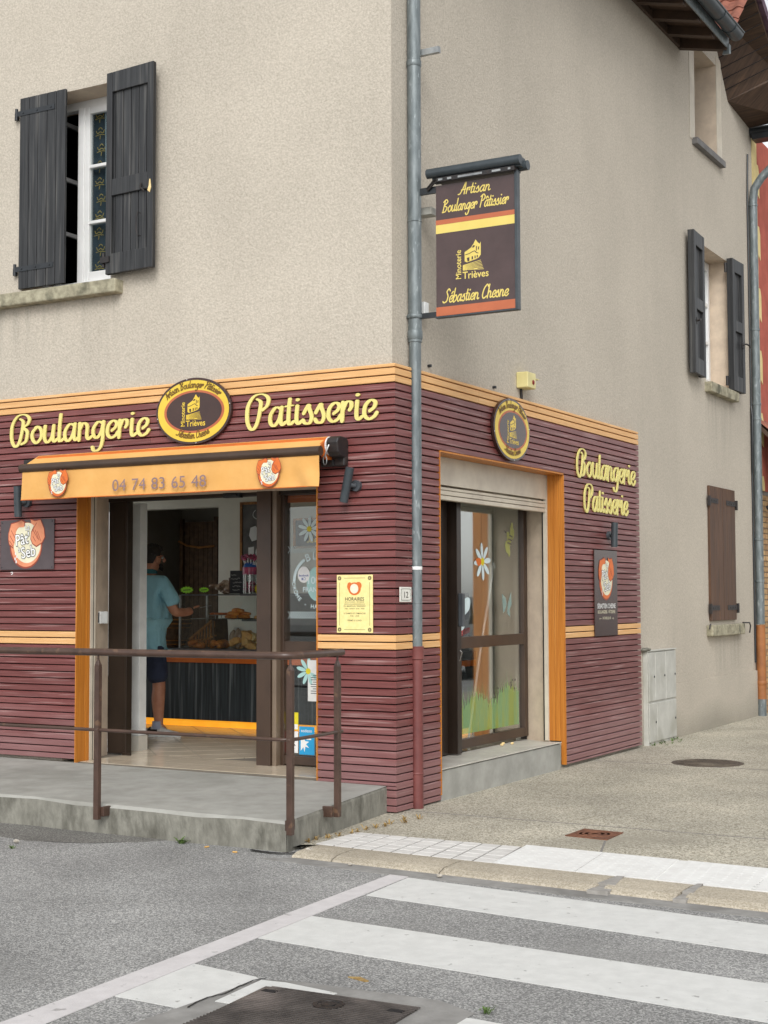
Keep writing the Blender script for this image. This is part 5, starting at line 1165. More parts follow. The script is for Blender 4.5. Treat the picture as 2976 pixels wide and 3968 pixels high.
daisy(FG, -1.165, .975, .11, 9, 'pale teal daisy sticker low on the street window by the paper notice', pet='sticker_teal')
m_ = MB()
for q in ([(1.93, 1.46), (1.90, 1.60), (1.93, 1.66), (1.97, 1.55), (1.99, 1.45)], [(1.99, 1.44), (2.06, 1.54), (2.16, 1.55), (2.15, 1.47), (2.06, 1.42)], [(1.97, 1.44), (1.93, 1.36), (1.98, 1.29), (2.05, 1.31), (2.05, 1.38), (2.0, 1.44)]): m_.ribbon(FS_, q, .02, .0008, .001, 0); m_.flat(FS_, [(a_.x, a_.y) for a_ in catmull(q + [q[0]], 4)][:-1], .0014, 0)
sticker('butterfly_sticker', m_, 'petal', 'pale blue butterfly sticker at the left edge of the side door glass')
m_ = MB()
for q in ([(2.84, 1.60), (2.92, 1.56), (2.94, 1.50), (2.90, 1.44), (2.86, 1.42)], [(2.96, 1.50), (3.04, 1.62), (3.05, 1.50), (3.0, 1.45), (3.02, 1.38), (2.95, 1.42)]): m_.flat(FS_, q, .001, 0)
sticker('butterfly_sticker', m_, 'teal_film', 'faint teal butterfly sticker at mid height on the side door glass')
m_ = MB(); c = (3.0, 2.11)
for (x, y, a_, b_, r_) in ((.06, .08, .03, .075, -.2), (.09, .04, .025, .055, -.35), (-.04, -.08, .04, .06, .3), (.0, -.11, .025, .06, .1)):
    m_.flat(FS_, [(c[0] + x + math.cos(r_) * p - math.sin(r_) * q, c[1] + y + math.sin(r_) * p + math.cos(r_) * q) for p, q in circ(0, 0, a_, b_, 16)], .001 + abs(x) * .003, 0)
m_.flat(FS_, [(c[0] + p - q * .35, c[1] + q) for p, q in circ(0, 0, .04, .065, 18)], .0016, 1)
for k in range(3): m_.ribbon(FS_, [(c[0] - .03 + k * .02, c[1] - .04 + k * .035), (c[0] + .05 + k * .012, c[1] - .05 + k * .035)], .014, .0016, .0021, 2, smooth=False)
m_.tube([FS_(c[0] - .06, c[1] + .05, .002), FS_(c[0] - .09, c[1] + .07, .002)], .004, 5, 2)
sticker('bee_sticker', m_, ['bee_film', 'bee_film', 'sign_grey'], 'yellow bee sticker high on the side door glass')
m_ = MB(); vs = []
tops_ = []
u = 1.905
while u < 3.20:
    tops_.append((u, .66 + .04 * math.sin(u * 9) + random.uniform(-.05, .05) + (.05 if u > 2.75 else 0))); u += .011
for i in range(len(tops_) - 1):
    (a_, za), (b_, zb) = tops_[i], tops_[i + 1]; m_.poly([FS_(a_, .385, .001), FS_(b_, .385, .001), FS_(b_, zb, .001), FS_(a_, za, .001)])
    if i % 2 == 0:
        ln = random.uniform(.04, .13); dx = random.uniform(-.05, .05); m_.poly([FS_(a_, za - .02, .0014), FS_(a_ + .009, za - .02, .0014), FS_(a_ + dx, za + ln, .0014)])
sticker('grass_sticker', m_, 'grass_film', 'printed green grass strip along the bottom of the side door glass')
m_ = MB(); m_.prism(FS_, [(1.905, .86), (1.985, .86), (1.985, 1.02), (1.97, 1.04), (1.905, 1.03)], -.03, -.02); sticker('paper_bag_print', m_, 'bread', 'small tan printed paper behind the side door glass above the grass', 'paper')
for (x, z) in ((3.02, .78), (3.06, .80), (3.11, .80), (3.03, .755), (2.74, .74), (2.66, .69), (3.10, .72)):
    m_ = MB(); m_.flat(FS_, circ(x, z, .012, .012, 8), .0018)
    sticker('dot_sticker', m_, 'sign_grey', 'small dark dots flying over the printed grass', grp='dots over the printed grass')
# round flour label on the street window
m_ = MB(); c = (-1.10, 1.70); R_ = .20
m_.ribbon(FG, [(c[0] + R_ * math.cos(a_), c[1] + R_ * math.sin(a_)) for a_ in [RAD(178 - k * 7) for k in range(9)]], .026, .0005, .0012, 0)
def around(txt, r_, a0, da, sz, top, mi=0):
    for k, ch in enumerate(txt):
        a_ = a0 + da * k; m_.text(FG, ch, c[0] + r_ * math.cos(a_), c[1] + r_ * math.sin(a_), sz, .0012, mi, rot=a_ - math.pi / 2 if top else a_ + math.pi / 2, bold=.02)
around('BLÉ', R_ * .88, RAD(110), RAD(-19), .085, True); around('DRÔME - HAUTES-ALPES', R_ * 1.1, RAD(186), RAD(9.6), .046, False)
m_.text(FG, '100%', c[0] + .01, c[1] - .02, .085, .0012, 0, bold=.015); m_.text(FG, 'FRANÇAIS', c[0] + .01, c[1] - .085, .056, .0012, 0, bold=.02)
m_.flat(FG, circ(c[0] + .02, c[1] - .02, .10, .14, 20), .0006, 1); sticker('flour_sticker', m_, ['petal', 'sticker_teal'], 'round white flour label lettered BLE FRANCAIS on the street window')
m_ = MB(); m_.flat(FG, circ(-1.207, 1.755, .058, .066, 32), .0026, 0); m_.text(FG, 'facebook', -1.207, 1.74, .025, .0032, 1, bold=.015)
m_.flat(FG, [(-1.227, 1.71), (-1.217, 1.71), (-1.217, 1.73), (-1.227, 1.73)], .0032, 1); m_.ribbon(FG, [(-1.212, 1.712), (-1.192, 1.712), (-1.19, 1.728), (-1.20, 1.73), (-1.20, 1.735), (-1.212, 1.725), (-1.212, 1.712)], .003, .0028, .0032, 1, smooth=False)
sticker('round_sticker', m_, ['white_gloss', 'facebook_blue'], 'round white sticker with blue facebook lettering on the street window')
def fret(v0, v1, lab):
    m_ = MB(); u = -1.36; i = 0
    while u < -.72:
        m_.ribbon(FG, [(u, v0), (u + (v1 - v0) * .8, v1)], .0032, .0004, .0008, 0, smooth=False); m_.ribbon(FG, [(u + (v1 - v0) * .8, v0), (u, v1)], .0032, .0004, .0012, 0, smooth=False); u += .022
    sticker('lattice_sticker', m_, 'petal', lab, grp='frosted lattice bands')
fret(1.933, 1.986, 'upper frosted lattice band across the street window'); fret(1.40, 1.455, 'lower frosted lattice band across the street window')
m_ = MB(); m_.fbox(FG, -1.168, -1.0, .735, 1.065, .0005, .0015); pp = MB()
for k in range(9): pp.fbox(FG, -1.14 + (.02 if k % 3 == 0 else 0), -1.03 - .01 * (k % 2), .94 - k * .018, .946 - k * .018, .0015, .0018)
nt_ = m_.build('paper_notice', 'paper'); pp.build('typing', 'grey_plastic', nt_); tag(nt_, 'white typed paper notice taped low on the street window', 'notice')
m_ = MB(); m_.fbox(FG, -1.37, -1.26, .50, .64, .0005, .0015, 0); m_.fbox(FG, -1.365, -1.265, .505, .545, .0015, .002, 1); m_.text(FG, 'cn', -1.312, .513, .04, .0022, 2); sticker('card_sticker', m_, ['sticker_yellow', 'white_gloss', 'ink'], 'yellow payment sticker low on the street window behind the rail post')
m_ = MB(); m_.fbox(FG, -1.373, -1.355, .315, .488, .0005, .0015, 1); m_.fbox(FG, -1.355, -1.262, .315, .488, .0005, .0015, 0); m_.text(FG, 'R', -1.305, .37, .07, .002, 2); sticker('card_sticker', m_, ['white_gloss', 'sticker_red', 'ink'], 'white payment sticker with red side under the yellow one')
m_ = MB(); FG0 = FG; FG = lambda u, v, d=0: FG0(u - .036, v - .035, d)
m_.fbox(FG, -1.215, -1.07, .34, .565, .0005, .0015, 0); m_.text(FG, 'sodexo', -1.145, .52, .036, .002, 1, bold=.01)
m_.flat(FG, [(-1.20, .37), (-1.175, .40), (-1.165, .36), (-1.155, .405), (-1.12, .395), (-1.15, .425), (-1.12, .445), (-1.16, .45), (-1.165, .49), (-1.18, .455), (-1.2, .48)], .002, 1); m_.fbox(FG, -1.145, -1.10, .46, .47, .0015, .002, 1)
sticker('card_sticker', m_, ['sticker_blue', 'white_gloss'], 'bright blue sodexo sticker at the bottom of the street window'); FG = FG0
m_ = MB(); FW = at_left(.949); m_.fbox(FW, -3.335, -3.245, 1.34, 1.455, .0005, .0015, 0); m_.fbox(FW, -3.315, -3.262, 1.375, 1.41, .0015, .002, 1); m_.flat(FW, circ(-3.30, 1.432, .012, n=10), .002, 1); sticker('green_sticker', m_, ['sticker_green', 'petal'], 'green and white sticker on the white door panel')
m_ = MB(); m_.ribbon(LEFT, [(-3.79, 1.79), (-3.775, 1.795), (-3.77, 1.783), (-3.785, 1.775)], .006, .0005, .002); tag(m_.build('paint_mark', 'white_gloss'), 'small curled white mark on the boards under the square sign', 'mark')
# ================================================================== inside the shop
CY = 3.14
t = thing('counter', 'dark wood grained shop counter with orange top band and glowing orange plinth', 'counter', (-3.8, CY, .21))
m_ = MB(); m_.box(-5.2, -1.2, CY + .01, CY + .65, .285, .885); m_.build('front', 'counter_wood', t)
m_ = MB(); m_.box(-5.2, -1.2, CY - .02, CY + .66, .888, .945); m_.build('orange_band', 'counter_orange', t)
m_ = MB(); m_.box(-5.2, -1.2, CY - .04, CY + .68, .947, 1.035); m_.build('worktop', 'counter_grey', t, bevel=.008)
m_ = MB(); m_.box(-5.2, -1.2, CY + .06, CY + .55, .213, .284); m_.build('plinth', 'plinth_glow', t)
t = thing('display_case', 'glass pastry display case with two shelves on the shop counter', 'display case', (-3.6, CY, 1.035))
m_ = MB()
for z in (1.335, 1.60): m_.box(-4.40, -1.2, CY + .02 if z < 1.5 else CY, CY + .5, z, z + .012)
m_.build_each('shelf', 'clear_glass', t)
m_ = MB(); m_.box(-4.41, -3.6, CY + .05, CY + .5, 1.594, 1.608); m_.box(-3.6, -1.2, CY + .0, CY + .5, 1.590, 1.612); m_.box(-3.6, -1.2, CY + .03, CY + .04, 1.325, 1.345); m_.build('shelf_edge', 'counter_grey', t)
m_ = MB(); m_.box(-4.395, -4.375, CY, CY + .02, 1.037, 1.6); m_.box(-4.395, -4.375, CY + .48, CY + .5, 1.037, 1.6); m_.box(-1.23, -1.21, CY, CY + .02, 1.037, 1.6); m_.build_each('upright', 'steel', t)
m_ = MB(); m_.box(-4.37, -1.23, CY + .005, CY + .009, 1.04, 1.585); m_.build('front_glass', 'clear_glass', t)
m_ = MB(); m_.box(-3.62, -1.2, CY + .51, CY + .52, 1.04, 1.6); m_.build('back_panel', 'counter_grey', t)
# pastries: each one a thing
def crois(x, y, z, r_, name='croissant', m='croissant', lab='golden croissants heaped at the front of the display case', grp='croissants in the display case', s=1.):
    b_ = MB(); pts = []; rs = []
    for k in range(9):
        a_ = RAD(-75 + 150 * k / 8); pts.append((x + s * .055 * math.sin(a_ ) * math.cos(r_) - s * .03 * math.cos(a_) * math.sin(r_), y + s * .055 * math.sin(a_) * math.sin(r_) + s * .03 * math.cos(a_) * math.cos(r_), z + s * .022)); rs.append(s * (.008 + .02 * math.sin(math.pi * k / 8) + (.003 if k % 2 else 0)))
    b_.tube(pts, rs, 10); o = b_.build(name, m, smooth=True, loc=(x, y, z)); tag(o, lab, name.replace('_', ' '), grp)
    return o
first = None
random.seed(11)
for i in range(26):
    x = -4.37 + .62 * random.random(); y = CY + .07 + .28 * random.random(); z = 1.038 + (0 if i < 16 else .03)
    crois(x, y, z, random.uniform(0, 6), s=1.15)
for i, (x, z) in enumerate(((-3.80, 1.347), (-3.67, 1.347), (-3.77, 1.382), (-3.66, 1.382), (-3.71, 1.417))):
    b_ = MB(); pts = [(x - .075 + .15 * k / 6, CY + .12 + (i % 2) * .05, z + .02 + .004 * math.sin(k)) for k in range(7)]; b_.tube(pts, [.012, .02, .023, .024, .023, .02, .012], 10)
    tag(b_.build('eclair', 'croissant', smooth=True), 'long golden pastries stacked on the upper glass shelf', 'pastry', 'pastries stacked on the shelf')
m_ = MB(); m_.box(-3.90, -3.56, CY + .06, CY + .3, 1.3475, 1.353); tag(m_.build('cake_board', 'slate'), 'black tray under the stacked pastries on the upper shelf', 'tray')
t = thing('pastry_tray', 'raised wire tray with orange glazed tarts on the upper glass shelf', 'tray', (-3.94, CY + .15, 1.347))
m_ = MB(); m_.box(-4.06, -3.87, CY + .05, CY + .25, 1.385, 1.389)
for x in (-4.05, -3.96, -3.88): m_.tube([(x, CY + .06, 1.347), (x, CY + .06, 1.386)], .004, 6)
m_.build('rack', 'steel', t)
for x in (-4.04, -3.985, -3.935, -3.885):
    b_ = MB(); b_.ball((x, CY + .14, 1.40), (.04, .05, .014), 8); tag(b_.build('tart', 'logo_orange', smooth=True), 'flat orange glazed tarts on the raised wire tray', 'tart', 'tarts on the wire tray')
m_ = MB(); m_.box(-4.28, -4.10, CY + .05, CY + .22, 1.347, 1.352); tag(m_.build('cake_board', 'steel'), 'small pale tray beside the wire tray on the upper shelf', 'tray')
m_ = MB(); m_.ball((-3.46, CY + .12, 1.365), (.04, .04, .022), 8); tag(m_.build('tart', 'bread', smooth=True), 'single round tart at the right end of the upper shelf', 'tart')
random.seed(5)
for i in range(18):   # sandwiches and cut loaves piled on the right
    x = -3.72 + .34 * random.random(); y = CY + .08 + .2 * random.random(); z = 1.06 + .05 * (i // 6) + random.uniform(0, .02)
    b_ = MB(); w_, h_, dd = random.uniform(.045, .07), random.uniform(.035, .06), .04; a_ = random.uniform(-.7, .7); c_, s_ = math.cos(a_), math.sin(a_)
    q = [(-w_, -h_), (w_ * .9, -h_ * .8), (w_, h_ * .5), (w_ * .2, h_), (-w_ * .8, h_ * .7)]
    b_.prism(at_left(y), [(x + p * c_ - r_ * s_, z + p * s_ + r_ * c_) for p, r_ in q], -dd, dd); tag(b_.build('bread_piece', ['crumb', 'bread', 'bread'][i % 3], bevel=.010), 'cut pieces of pale bread piled at the right of the display case', 'bread', 'bread pieces in the display case')
m_ = MB()
for k, (x, h_) in enumerate(((-3.76, .19), (-3.70, .21))): m_.ball((x, CY + .11, 1.04 + h_ / 2), (.05, .035, h_ / 2), 8, jit=.06)
tag(m_.build('bread_bag', 'cellophane', smooth=True), 'clear bag of bread standing left of the cut bread', 'bag')
m_ = MB(); m_.box(-3.88, -3.70, CY + .26, CY + .32, 1.04, 1.19); tag(m_.build('black_box', 'black_iron', bevel=.004), 'black box behind the croissants in the display case', 'box')
m_ = MB(); m_.box(-3.85, -3.74, CY + .25, CY + .254, 1.20, 1.26); tag(m_.build('price_card', 'paper'), 'blank cream price card standing on the black box', 'price card')
t = thing('bread_basket', 'tilted slatted wicker bread basket behind the display glass', 'basket', (-4.2, CY + .2, 1.04))
m_ = MB(); FB2 = at_left(CY + .14)
m_.ribbon(FB2, [(-4.36, 1.13), (-4.24, 1.21), (-4.06, 1.335)], .022, -.02, .0); m_.ribbon(FB2, [(-4.36, 1.07), (-4.2, 1.11), (-4.02, 1.17)], .014, -.02, .0)
m_.build('rim', 'wicker', t); m_ = MB()
for k in range(8):
    x = -4.33 + k * .04; m_.ribbon(FB2, [(x, 1.05), (x + .012, 1.15 + k * .024)], .013, -.015, -.003, smooth=False)
m_.build('slats', 'wicker', t); m_ = MB(); m_.ribbon(FB2, [(-4.03, 1.05), (-4.05, 1.34)], .02, -.25, .0, smooth=False); m_.build('end', 'dark_wicker', t)
t = thing('wicker_basket', 'tall dark wicker basket standing at the left end of the counter', 'basket', (-4.75, CY + .2, 1.05))
m_ = MB(); m_.lathe((-4.62, CY + .22, 1.04), [(.10, 0), (.16, .15), (.19, .34), (.175, .335), (.14, .15), (.09, .01)], 22); m_.build('body', 'dark_wicker', t, smooth=True)
m_ = MB()
for k in range(7): m_.lathe((-4.62, CY + .22, 1.06 + k * .045), [(.115 + k * .0125, 0), (.122 + k * .0125, .008), (.115 + k * .0125, .016)], 22)
m_.build('weave', 'wicker', t, smooth=True)
for i, (x, s_) in enumerate(((-4.334, .095), (-4.115, .072))):
    m_ = MB(); F = at_left(CY + .06 + i * .01); q = []
    for k in range(26):
        a_ = 2 * math.pi * k / 26; r_ = 1.0 if k % 2 else .72; q.append((x + s_ * r_ * math.cos(a_), 1.655 + s_ * .42 * r_ * math.sin(a_)))
    m_.prism(F, q, 0, .004, 0); m_.ribbon(F, [(x - s_ * .5, 1.652), (x + s_ * .5, 1.656)], .008, .004, .005, 1, smooth=False); tag(m_.build('price_tag', ['neon_green', 'ink']), ['wider neon green starburst price tag on the display case', 'smaller neon green starburst price tag, right of the wider one'][i], 'price tag', 'neon price tags')
random.seed(3)
for i in range(14):
    x = -4.14 + .32 * random.random(); z = 1.63 + .13 * random.random() * (1 - abs(x + 3.98) * 2.2); b_ = MB(); b_.ball((x, CY + .22 + .1 * random.random(), z), (random.uniform(.03, .055), .04, random.uniform(.02, .03)), 6, jit=.14); tag(b_.build('wrapped_sweet', 'cellophane'), 'glossy wrapped biscuits heaped on top of the display case', 'wrapped biscuit', 'wrapped biscuits on the display case')
t = thing('chalkboard', 'small black menu chalkboard standing on the display case', 'chalkboard', (-3.55, CY + .15, 1.61))
FC = at_left(CY + .12)
m_ = MB(); m_.fbox(FC, -3.815, -3.645, 1.612, 1.855, -.015, 0); m_.build('slate', 'slate', t, bevel=.003)
m_ = MB(); m_.fbox(FC, -3.83, -3.817, 1.612, 1.78, -.06, .0); m_.build('wood_leg', 'brown_shutter_wood', t)
m_ = MB()
for k, (a_, b_) in enumerate(((-3.80, -3.73), (-3.805, -3.68), (-3.775, -3.665), (-3.78, -3.675), (-3.78, -3.685))):
    q = []; u = a_
    while u < b_: q.append((u, 1.81 - k * .04 + random.uniform(-.008, .009))); u += .009
    m_.ribbon(FC, q, .0035, .0002, .0008, steps=3)
m_.build('chalk_writing', 'chalk', t)
t = thing('lollipop_stand', 'clear jar of pink lollipops with blue collar on the display case', 'lollipop stand', (-3.42, CY + .15, 1.61))
cx, cy = -3.56, CY + .12
m_ = MB(); m_.lathe((cx, cy, 1.612), [(.075, 0), (.075, .22), (.07, .22), (.07, .004)], 20); m_.build('jar', 'clear_glass', t, smooth=True)
m_ = MB()
for k in range(46): a_ = random.uniform(0, 6.28); r_ = .062 * math.sqrt(random.random()); m_.ball((cx + r_ * math.cos(a_), cy + r_ * math.sin(a_), 1.63 + .11 * random.random()), .014, 5)
m_.build('sweets', 'candy_pink', t); m_ = MB(); m_.lathe((cx, cy, 1.812), [(.077, 0), (.077, .075), (.06, .08)], 20); m_.build('label_band', 'candy_pink', t, smooth=True)
m_ = MB(); m_.lathe((cx, cy, 1.89), [(.07, 0), (.055, .035), (.03, .05)], 20); m_.build('collar', 'candy_blue', t, smooth=True)
m_ = MB(); hd = MB()
for k in range(13):
    a_ = math.pi * 2 * k / 13; q = (cx + .085 * math.cos(a_), cy + .06 * math.sin(a_), 1.985 + .015 * math.sin(k * 2)); m_.tube([(cx + .045 * math.cos(a_), cy + .03 * math.sin(a_), 1.88), q], .005, 6); hd.ball(q, .019, 6)
for k in range(7): a_ = math.pi * 2 * k / 7; hd.ball((cx + .05 * math.cos(a_), cy + .04 * math.sin(a_), 2.01), .018, 6)
m_.box(cx - .006, cx + .006, cy - .08, cy - .076, 1.61, 1.82); m_.build('sticks', 'white_gloss', t); hd.build('lollipops', 'candy_pink', t, smooth=True)
m_ = MB(); m_.ball((-3.46, CY + .12, 1.66), (.03, .03, .05), 7, jit=.1); tag(m_.build('yellow_packet', 'sticker_yellow'), 'small yellow packet beside the lollipop jar', 'packet')
# things on the back walls
FBk = at_left(4.6)
t = thing('picture_board', 'tall framed dark picture board on the light back wall', 'picture', (-4.3, 4.6, 2.2))
m_ = MB(); m_.fbox(FBk, -4.60, -4.18, 1.62, 2.66, .0, .02); m_.build('board', 'picture_dark', t)
m_ = MB(); m_.fbox(FBk, -4.615, -4.585, 1.60, 2.68, .0, .03); m_.fbox(FBk, -4.585, -4.16, 2.65, 2.68, .0, .03); m_.build('frame', 'wicker', t)
m_ = MB(); m_.flat(FBk, [(-4.47, 2.38), (-4.40, 2.40), (-4.35, 2.34), (-4.37, 2.24), (-4.45, 2.22), (-4.49, 2.29)], .021); m_.flat(FBk, [(-4.50, 2.15), (-4.42, 2.16), (-4.42, 2.02), (-4.5, 2.03)], .021); m_.flat(FBk, circ(-4.34, 2.09, .06, .07, 14), .021); m_.flat(FBk, circ(-4.39, 1.93, .09, .05, 14), .021)
m_.ribbon(FBk, [(-4.40, 2.58), (-4.43, 2.55), (-4.43, 2.51), (-4.39, 2.48)], .008, .02, .022); m_.build('print', 'white_paint', t)
t = thing('wooden_rack', 'dark wicker and board bread rack on the shadowed rear wall', 'bread rack', (-5.9, 6.0, 1.4))
FRk = at_left(6.0)
m_ = MB(); boards(m_, FRk, -6.50, -5.98, .8, 2.56, -.03, 0, 7); m_.build('boards', 'dark_wicker', t)
m_ = MB(); m_.fbox(FRk, -6.55, -6.50, .3, 2.6, .0, .05); m_.fbox(FRk, -6.0, -5.94, .3, 2.62, .0, .05); m_.fbox(FRk, -5.90, -5.76, .3, 2.62, .0, .03); m_.build_each('post', 'dark_wicker', t)
m_ = MB(); m_.tube([FRk(-6.56, 2.31, .05), FRk(-6.4, 2.25, .09), FRk(-6.2, 2.22, .09), FRk(-5.98, 2.24, .05)], .014, 8); m_.build('rope_rail', 'wicker', t, smooth=True)
m_ = MB(); m_.tube([(-7.0, 6.19, 2.38), (-6.98, 6.15, 2.36), (-6.99, 6.16, 2.30)], .02, 8); tag(m_.build('coat_hook', 'black_iron', smooth=True), 'dark hook on the shadowed rear wall over the customer', 'hook')
m_ = MB(); FA = at_left(.70); m_.fbox(FA, -1.325, -.75, 1.99, 2.20, -.02, 0); sg = m_.build('framed_sign', 'slate'); m2 = MB()
for q in ((-1.343, -1.325, 1.97, 2.218), (-1.325, -.75, 1.97, 1.99), (-1.325, -.75, 2.20, 2.218)): m2.fbox(FA, *q, -.02, .012)
m2.build('frame', 'wicker', sg); m2 = MB(); script(m2, FA, 'Sébastien Chesne', -1.06, 2.02, .028, .007, .0003, .001, slant=.25, sx=.8); m2.build('lettering', 'gold', sg); tag(sg, 'small gold-framed black sign hung inside the street window', 'framed sign')
m_ = MB(); m_.tube([(-.86, 2.92, .2), (-.80, 3.05, 1.0), (-.72, 3.17, 1.76), (-.72, 3.16, 1.86), (-.72, 3.20, 1.90), (-.72, 3.23, 1.84)], .012, 8); tag(m_.build('crank_rod', 'white_gloss', smooth=True), 'thin white crooked crank rod leaning behind the side door glass', 'rod')

# ================================================================== the customer
def skin_mesh(nodes, edges, sub=2, root=0):
    """nodes: name -> (x,y,z, rx, ry); grows one continuous surface"""
    names = list(nodes); me = bpy.data.meshes.new('skeleton'); me.from_pydata([nodes[k][:3] for k in names], [(names.index(a_), names.index(b_)) for a_, b_ in edges], [])
    o = bpy.data.objects.new('skeleton', me); COL.objects.link(o)
    sk = o.modifiers.new('skin', 'SKIN'); sk.use_smooth_shade = True
    for i, k in enumerate(names):
        v = me.skin_vertices[0].data[i]; v.radius = nodes[k][3:5]; v.use_root = (i == root)
    sb = o.modifiers.new('sub', 'SUBSURF'); sb.levels = sub; sb.render_levels = sub
    bpy.context.view_layer.update(); dg = bpy.context.evaluated_depsgraph_get()
    r_ = bpy.data.meshes.new_from_object(o.evaluated_get(dg)); bpy.data.objects.remove(o); bpy.data.meshes.remove(me)
    for p in r_.polygons: p.use_smooth = True
    return r_
def skinned(name, m_, parent, nodes, edges, **k):
    me = skin_mesh(nodes, edges, **k); me.name = name; off = parent_loc(parent)
    me.transform(Matrix.Translation(-off)); me.materials.clear(); me.materials.append(MATS[m_]); o = bpy.data.objects.new(name, me); COL.objects.link(o); o.parent = parent; return o
BX, BY, FZ = -4.015, 2.12, .212
pr = thing('person', 'man in turquoise T-shirt, navy shorts and white trainers standing at the counter', 'person', (BX, BY, FZ))
n = lambda x, y, z, rx, ry=None: (BX + x, BY + y, FZ + z, rx, ry or rx)
body = {'pelvis': n(0, 0, .98, .135, .115), 'belly': n(0, .01, 1.14, .155, .125), 'chest': n(0, 0, 1.38, .165, .115), 'nk0': n(0, .0, 1.57, .085, .075), 'nk1': n(.02, .03, 1.64, .068, .07), 'hd0': n(.035, .06, 1.70, .076, .09), 'hd1': n(.04, .06, 1.78, .080, .098), 'hd2': n(.04, .055, 1.845, .06, .075),
 'rsh': n(.205, .0, 1.50, .066), 'rel': n(.32, .04, 1.215, .052), 'rwr': n(.325, .235, 1.215, .042), 'rpa': n(.335, .31, 1.235, .048, .032),
 'lsh': n(-.205, .0, 1.50, .066), 'lel': n(-.27, .08, 1.19, .045), 'lwr': n(-.20, .30, 1.13, .033), 'lpa': n(-.17, .36, 1.12, .036, .022),
 'rhip': n(.105, .0, .88, .085), 'rkn': n(.155, .015, .50, .066), 'rca': n(.165, -.015, .36, .070, .072), 'ran': n(.17, -.005, .10, .040, .044), 'rft': n(.205, .06, .045, .04, .032),
 'lhip': n(-.095, .0, .88, .085), 'lkn': n(-.12, .05, .50, .060), 'lca': n(-.125, .02, .36, .060, .062), 'lan': n(-.125, .03, .10, .038, .040), 'lft': n(-.13, .11, .045, .04, .032)}
be = [('pelvis', 'belly'), ('belly', 'chest'), ('chest', 'nk0'), ('nk0', 'nk1'), ('nk1', 'hd0'), ('hd0', 'hd1'), ('hd1', 'hd2')]
for s_ in 'rl': be += [('chest', s_ + 'sh'), (s_ + 'sh', s_ + 'el'), (s_ + 'el', s_ + 'wr'), (s_ + 'wr', s_ + 'pa'), ('pelvis', s_ + 'hip'), (s_ + 'hip', s_ + 'kn'), (s_ + 'kn', s_ + 'ca'), (s_ + 'ca', s_ + 'an'), (s_ + 'an', s_ + 'ft')]
bd = skinned('body', 'skin', pr, body, be)
# fingers: five short chains rooted in each palm, curled
for s_, c, fw in (('r', (.335, .31, 1.235), Vector((.35, .9, .15))), ('l', (-.17, .36, 1.12), Vector((.5, .85, -.1)))):
    fw.normalize(); sd = fw.cross(Vector((0, 0, 1))).normalized(); nd = {}; ed = []
    for k, ln in enumerate((.062, .075, .07, .055)):
        b_ = Vector(c) + fw * .035 + Vector((0, 0, 1)) * (.027 - k * .018); p1 = b_ + fw * ln * .5; p2 = p1 + fw * ln * .35 - sd * .018; p3 = p2 - sd * .022 + fw * .004
        for q, (p, r_) in enumerate(((Vector(c) + fw * .01 + Vector((0, 0, 1)) * (.018 - k * .012), .011), (b_, .0105), (p1, .0095), (p2, .009), (p3, .008))): nd[f'{k}{q}'] = n(*p, r_)
        ed += [(f'{k}{q}', f'{k}{q + 1}') for q in range(4)]
    for q, p in enumerate((Vector(c), Vector(c) + Vector((0, 0, .03)) + fw * .02 - sd * .02, Vector(c) + Vector((0, 0, .038)) + fw * .055 - sd * .035, Vector(c) + Vector((0, 0, .034)) + fw * .08 - sd * .038)): nd[f't{q}'] = n(*p, (.014, .013, .011, .009)[q])
    ed += [('t0', 't1'), ('t1', 't2'), ('t2', 't3')]
    skinned('hand', 'skin', bd, nd, ed, sub=1)
m_ = MB(); hx, hy, hz = BX + .04, BY + .06, FZ + 1.76      # head looks to the right (+x) and forward
fx, fy = math.cos(RAD(52)), math.sin(RAD(52)); hp = lambda a_, b_, c_: (hx + fx * a_ - fy * b_, hy + fy * a_ + fx * b_, hz + c_)
m_.tube([hp(.085, 0, .02), hp(.112, 0, -.03), hp(.10, 0, -.045)], [.010, .017, .012], 8); m_.build('nose', 'skin', bd, smooth=True)
m_ = MB(); m_.ball(hp(.01, -.085, -.02), (.018, .018, .034), 8); m_.build('ear', 'skin', bd, smooth=True)
m_ = MB(); m_.ball(hp(.01, .085, -.02), (.018, .018, .034), 8); m_.build('ear', 'skin', bd, smooth=True)
for s_ in (-1, 1):
    m_ = MB(); m_.ball(hp(.082, s_ * .032, .0), .012, 8, 0); m_.ball(hp(.092, s_ * .032, .0), .006, 6, 1); m_.build('eye', ['white_gloss', 'ink'], bd, smooth=True)
m_ = MB(); m_.tube([hp(.085, -.025, -.075), hp(.094, 0, -.073), hp(.085, .025, -.075)], [.004, .007, .004], 8); m_.build('mouth', 'maroon_iron', bd, smooth=True)
m_ = MB()
for s_ in (-1, 1): m_.tube([hp(.09, s_ * .032 + .02 * math.cos(k * math.pi / 6), .0 + .017 * math.sin(k * math.pi / 6)) for k in range(13)], .003, 6); m_.tube([hp(.085, s_ * .055, .005), hp(.01, s_ * .088, .0)], .003, 6)
m_.build('glasses', 'black_iron', pr, smooth=True)
random.seed(21)
m_ = MB()    # short hair: cap over crown and nape, then small tufts
vs = []; fs = []; na, nb = 22, 12
for i in range(nb + 1):
    for k in range(na):
        a_ = 2 * math.pi * k / na; ph = (math.pi * .70 if math.cos(a_) < .1 else math.pi * (.36 if math.cos(a_) > .6 else .5)) * i / nb
        q = 1 + random.uniform(-.02, .03); vs.append(hp(.124 * q * math.sin(ph) * math.cos(a_) - .012, .104 * q * math.sin(ph) * math.sin(a_), .124 * q * math.cos(ph) + .014))
for i in range(nb):
    for k in range(na): fs.append((i * na + k, i * na + (k + 1) % na, (i + 1) * na + (k + 1) % na, (i + 1) * na + k))
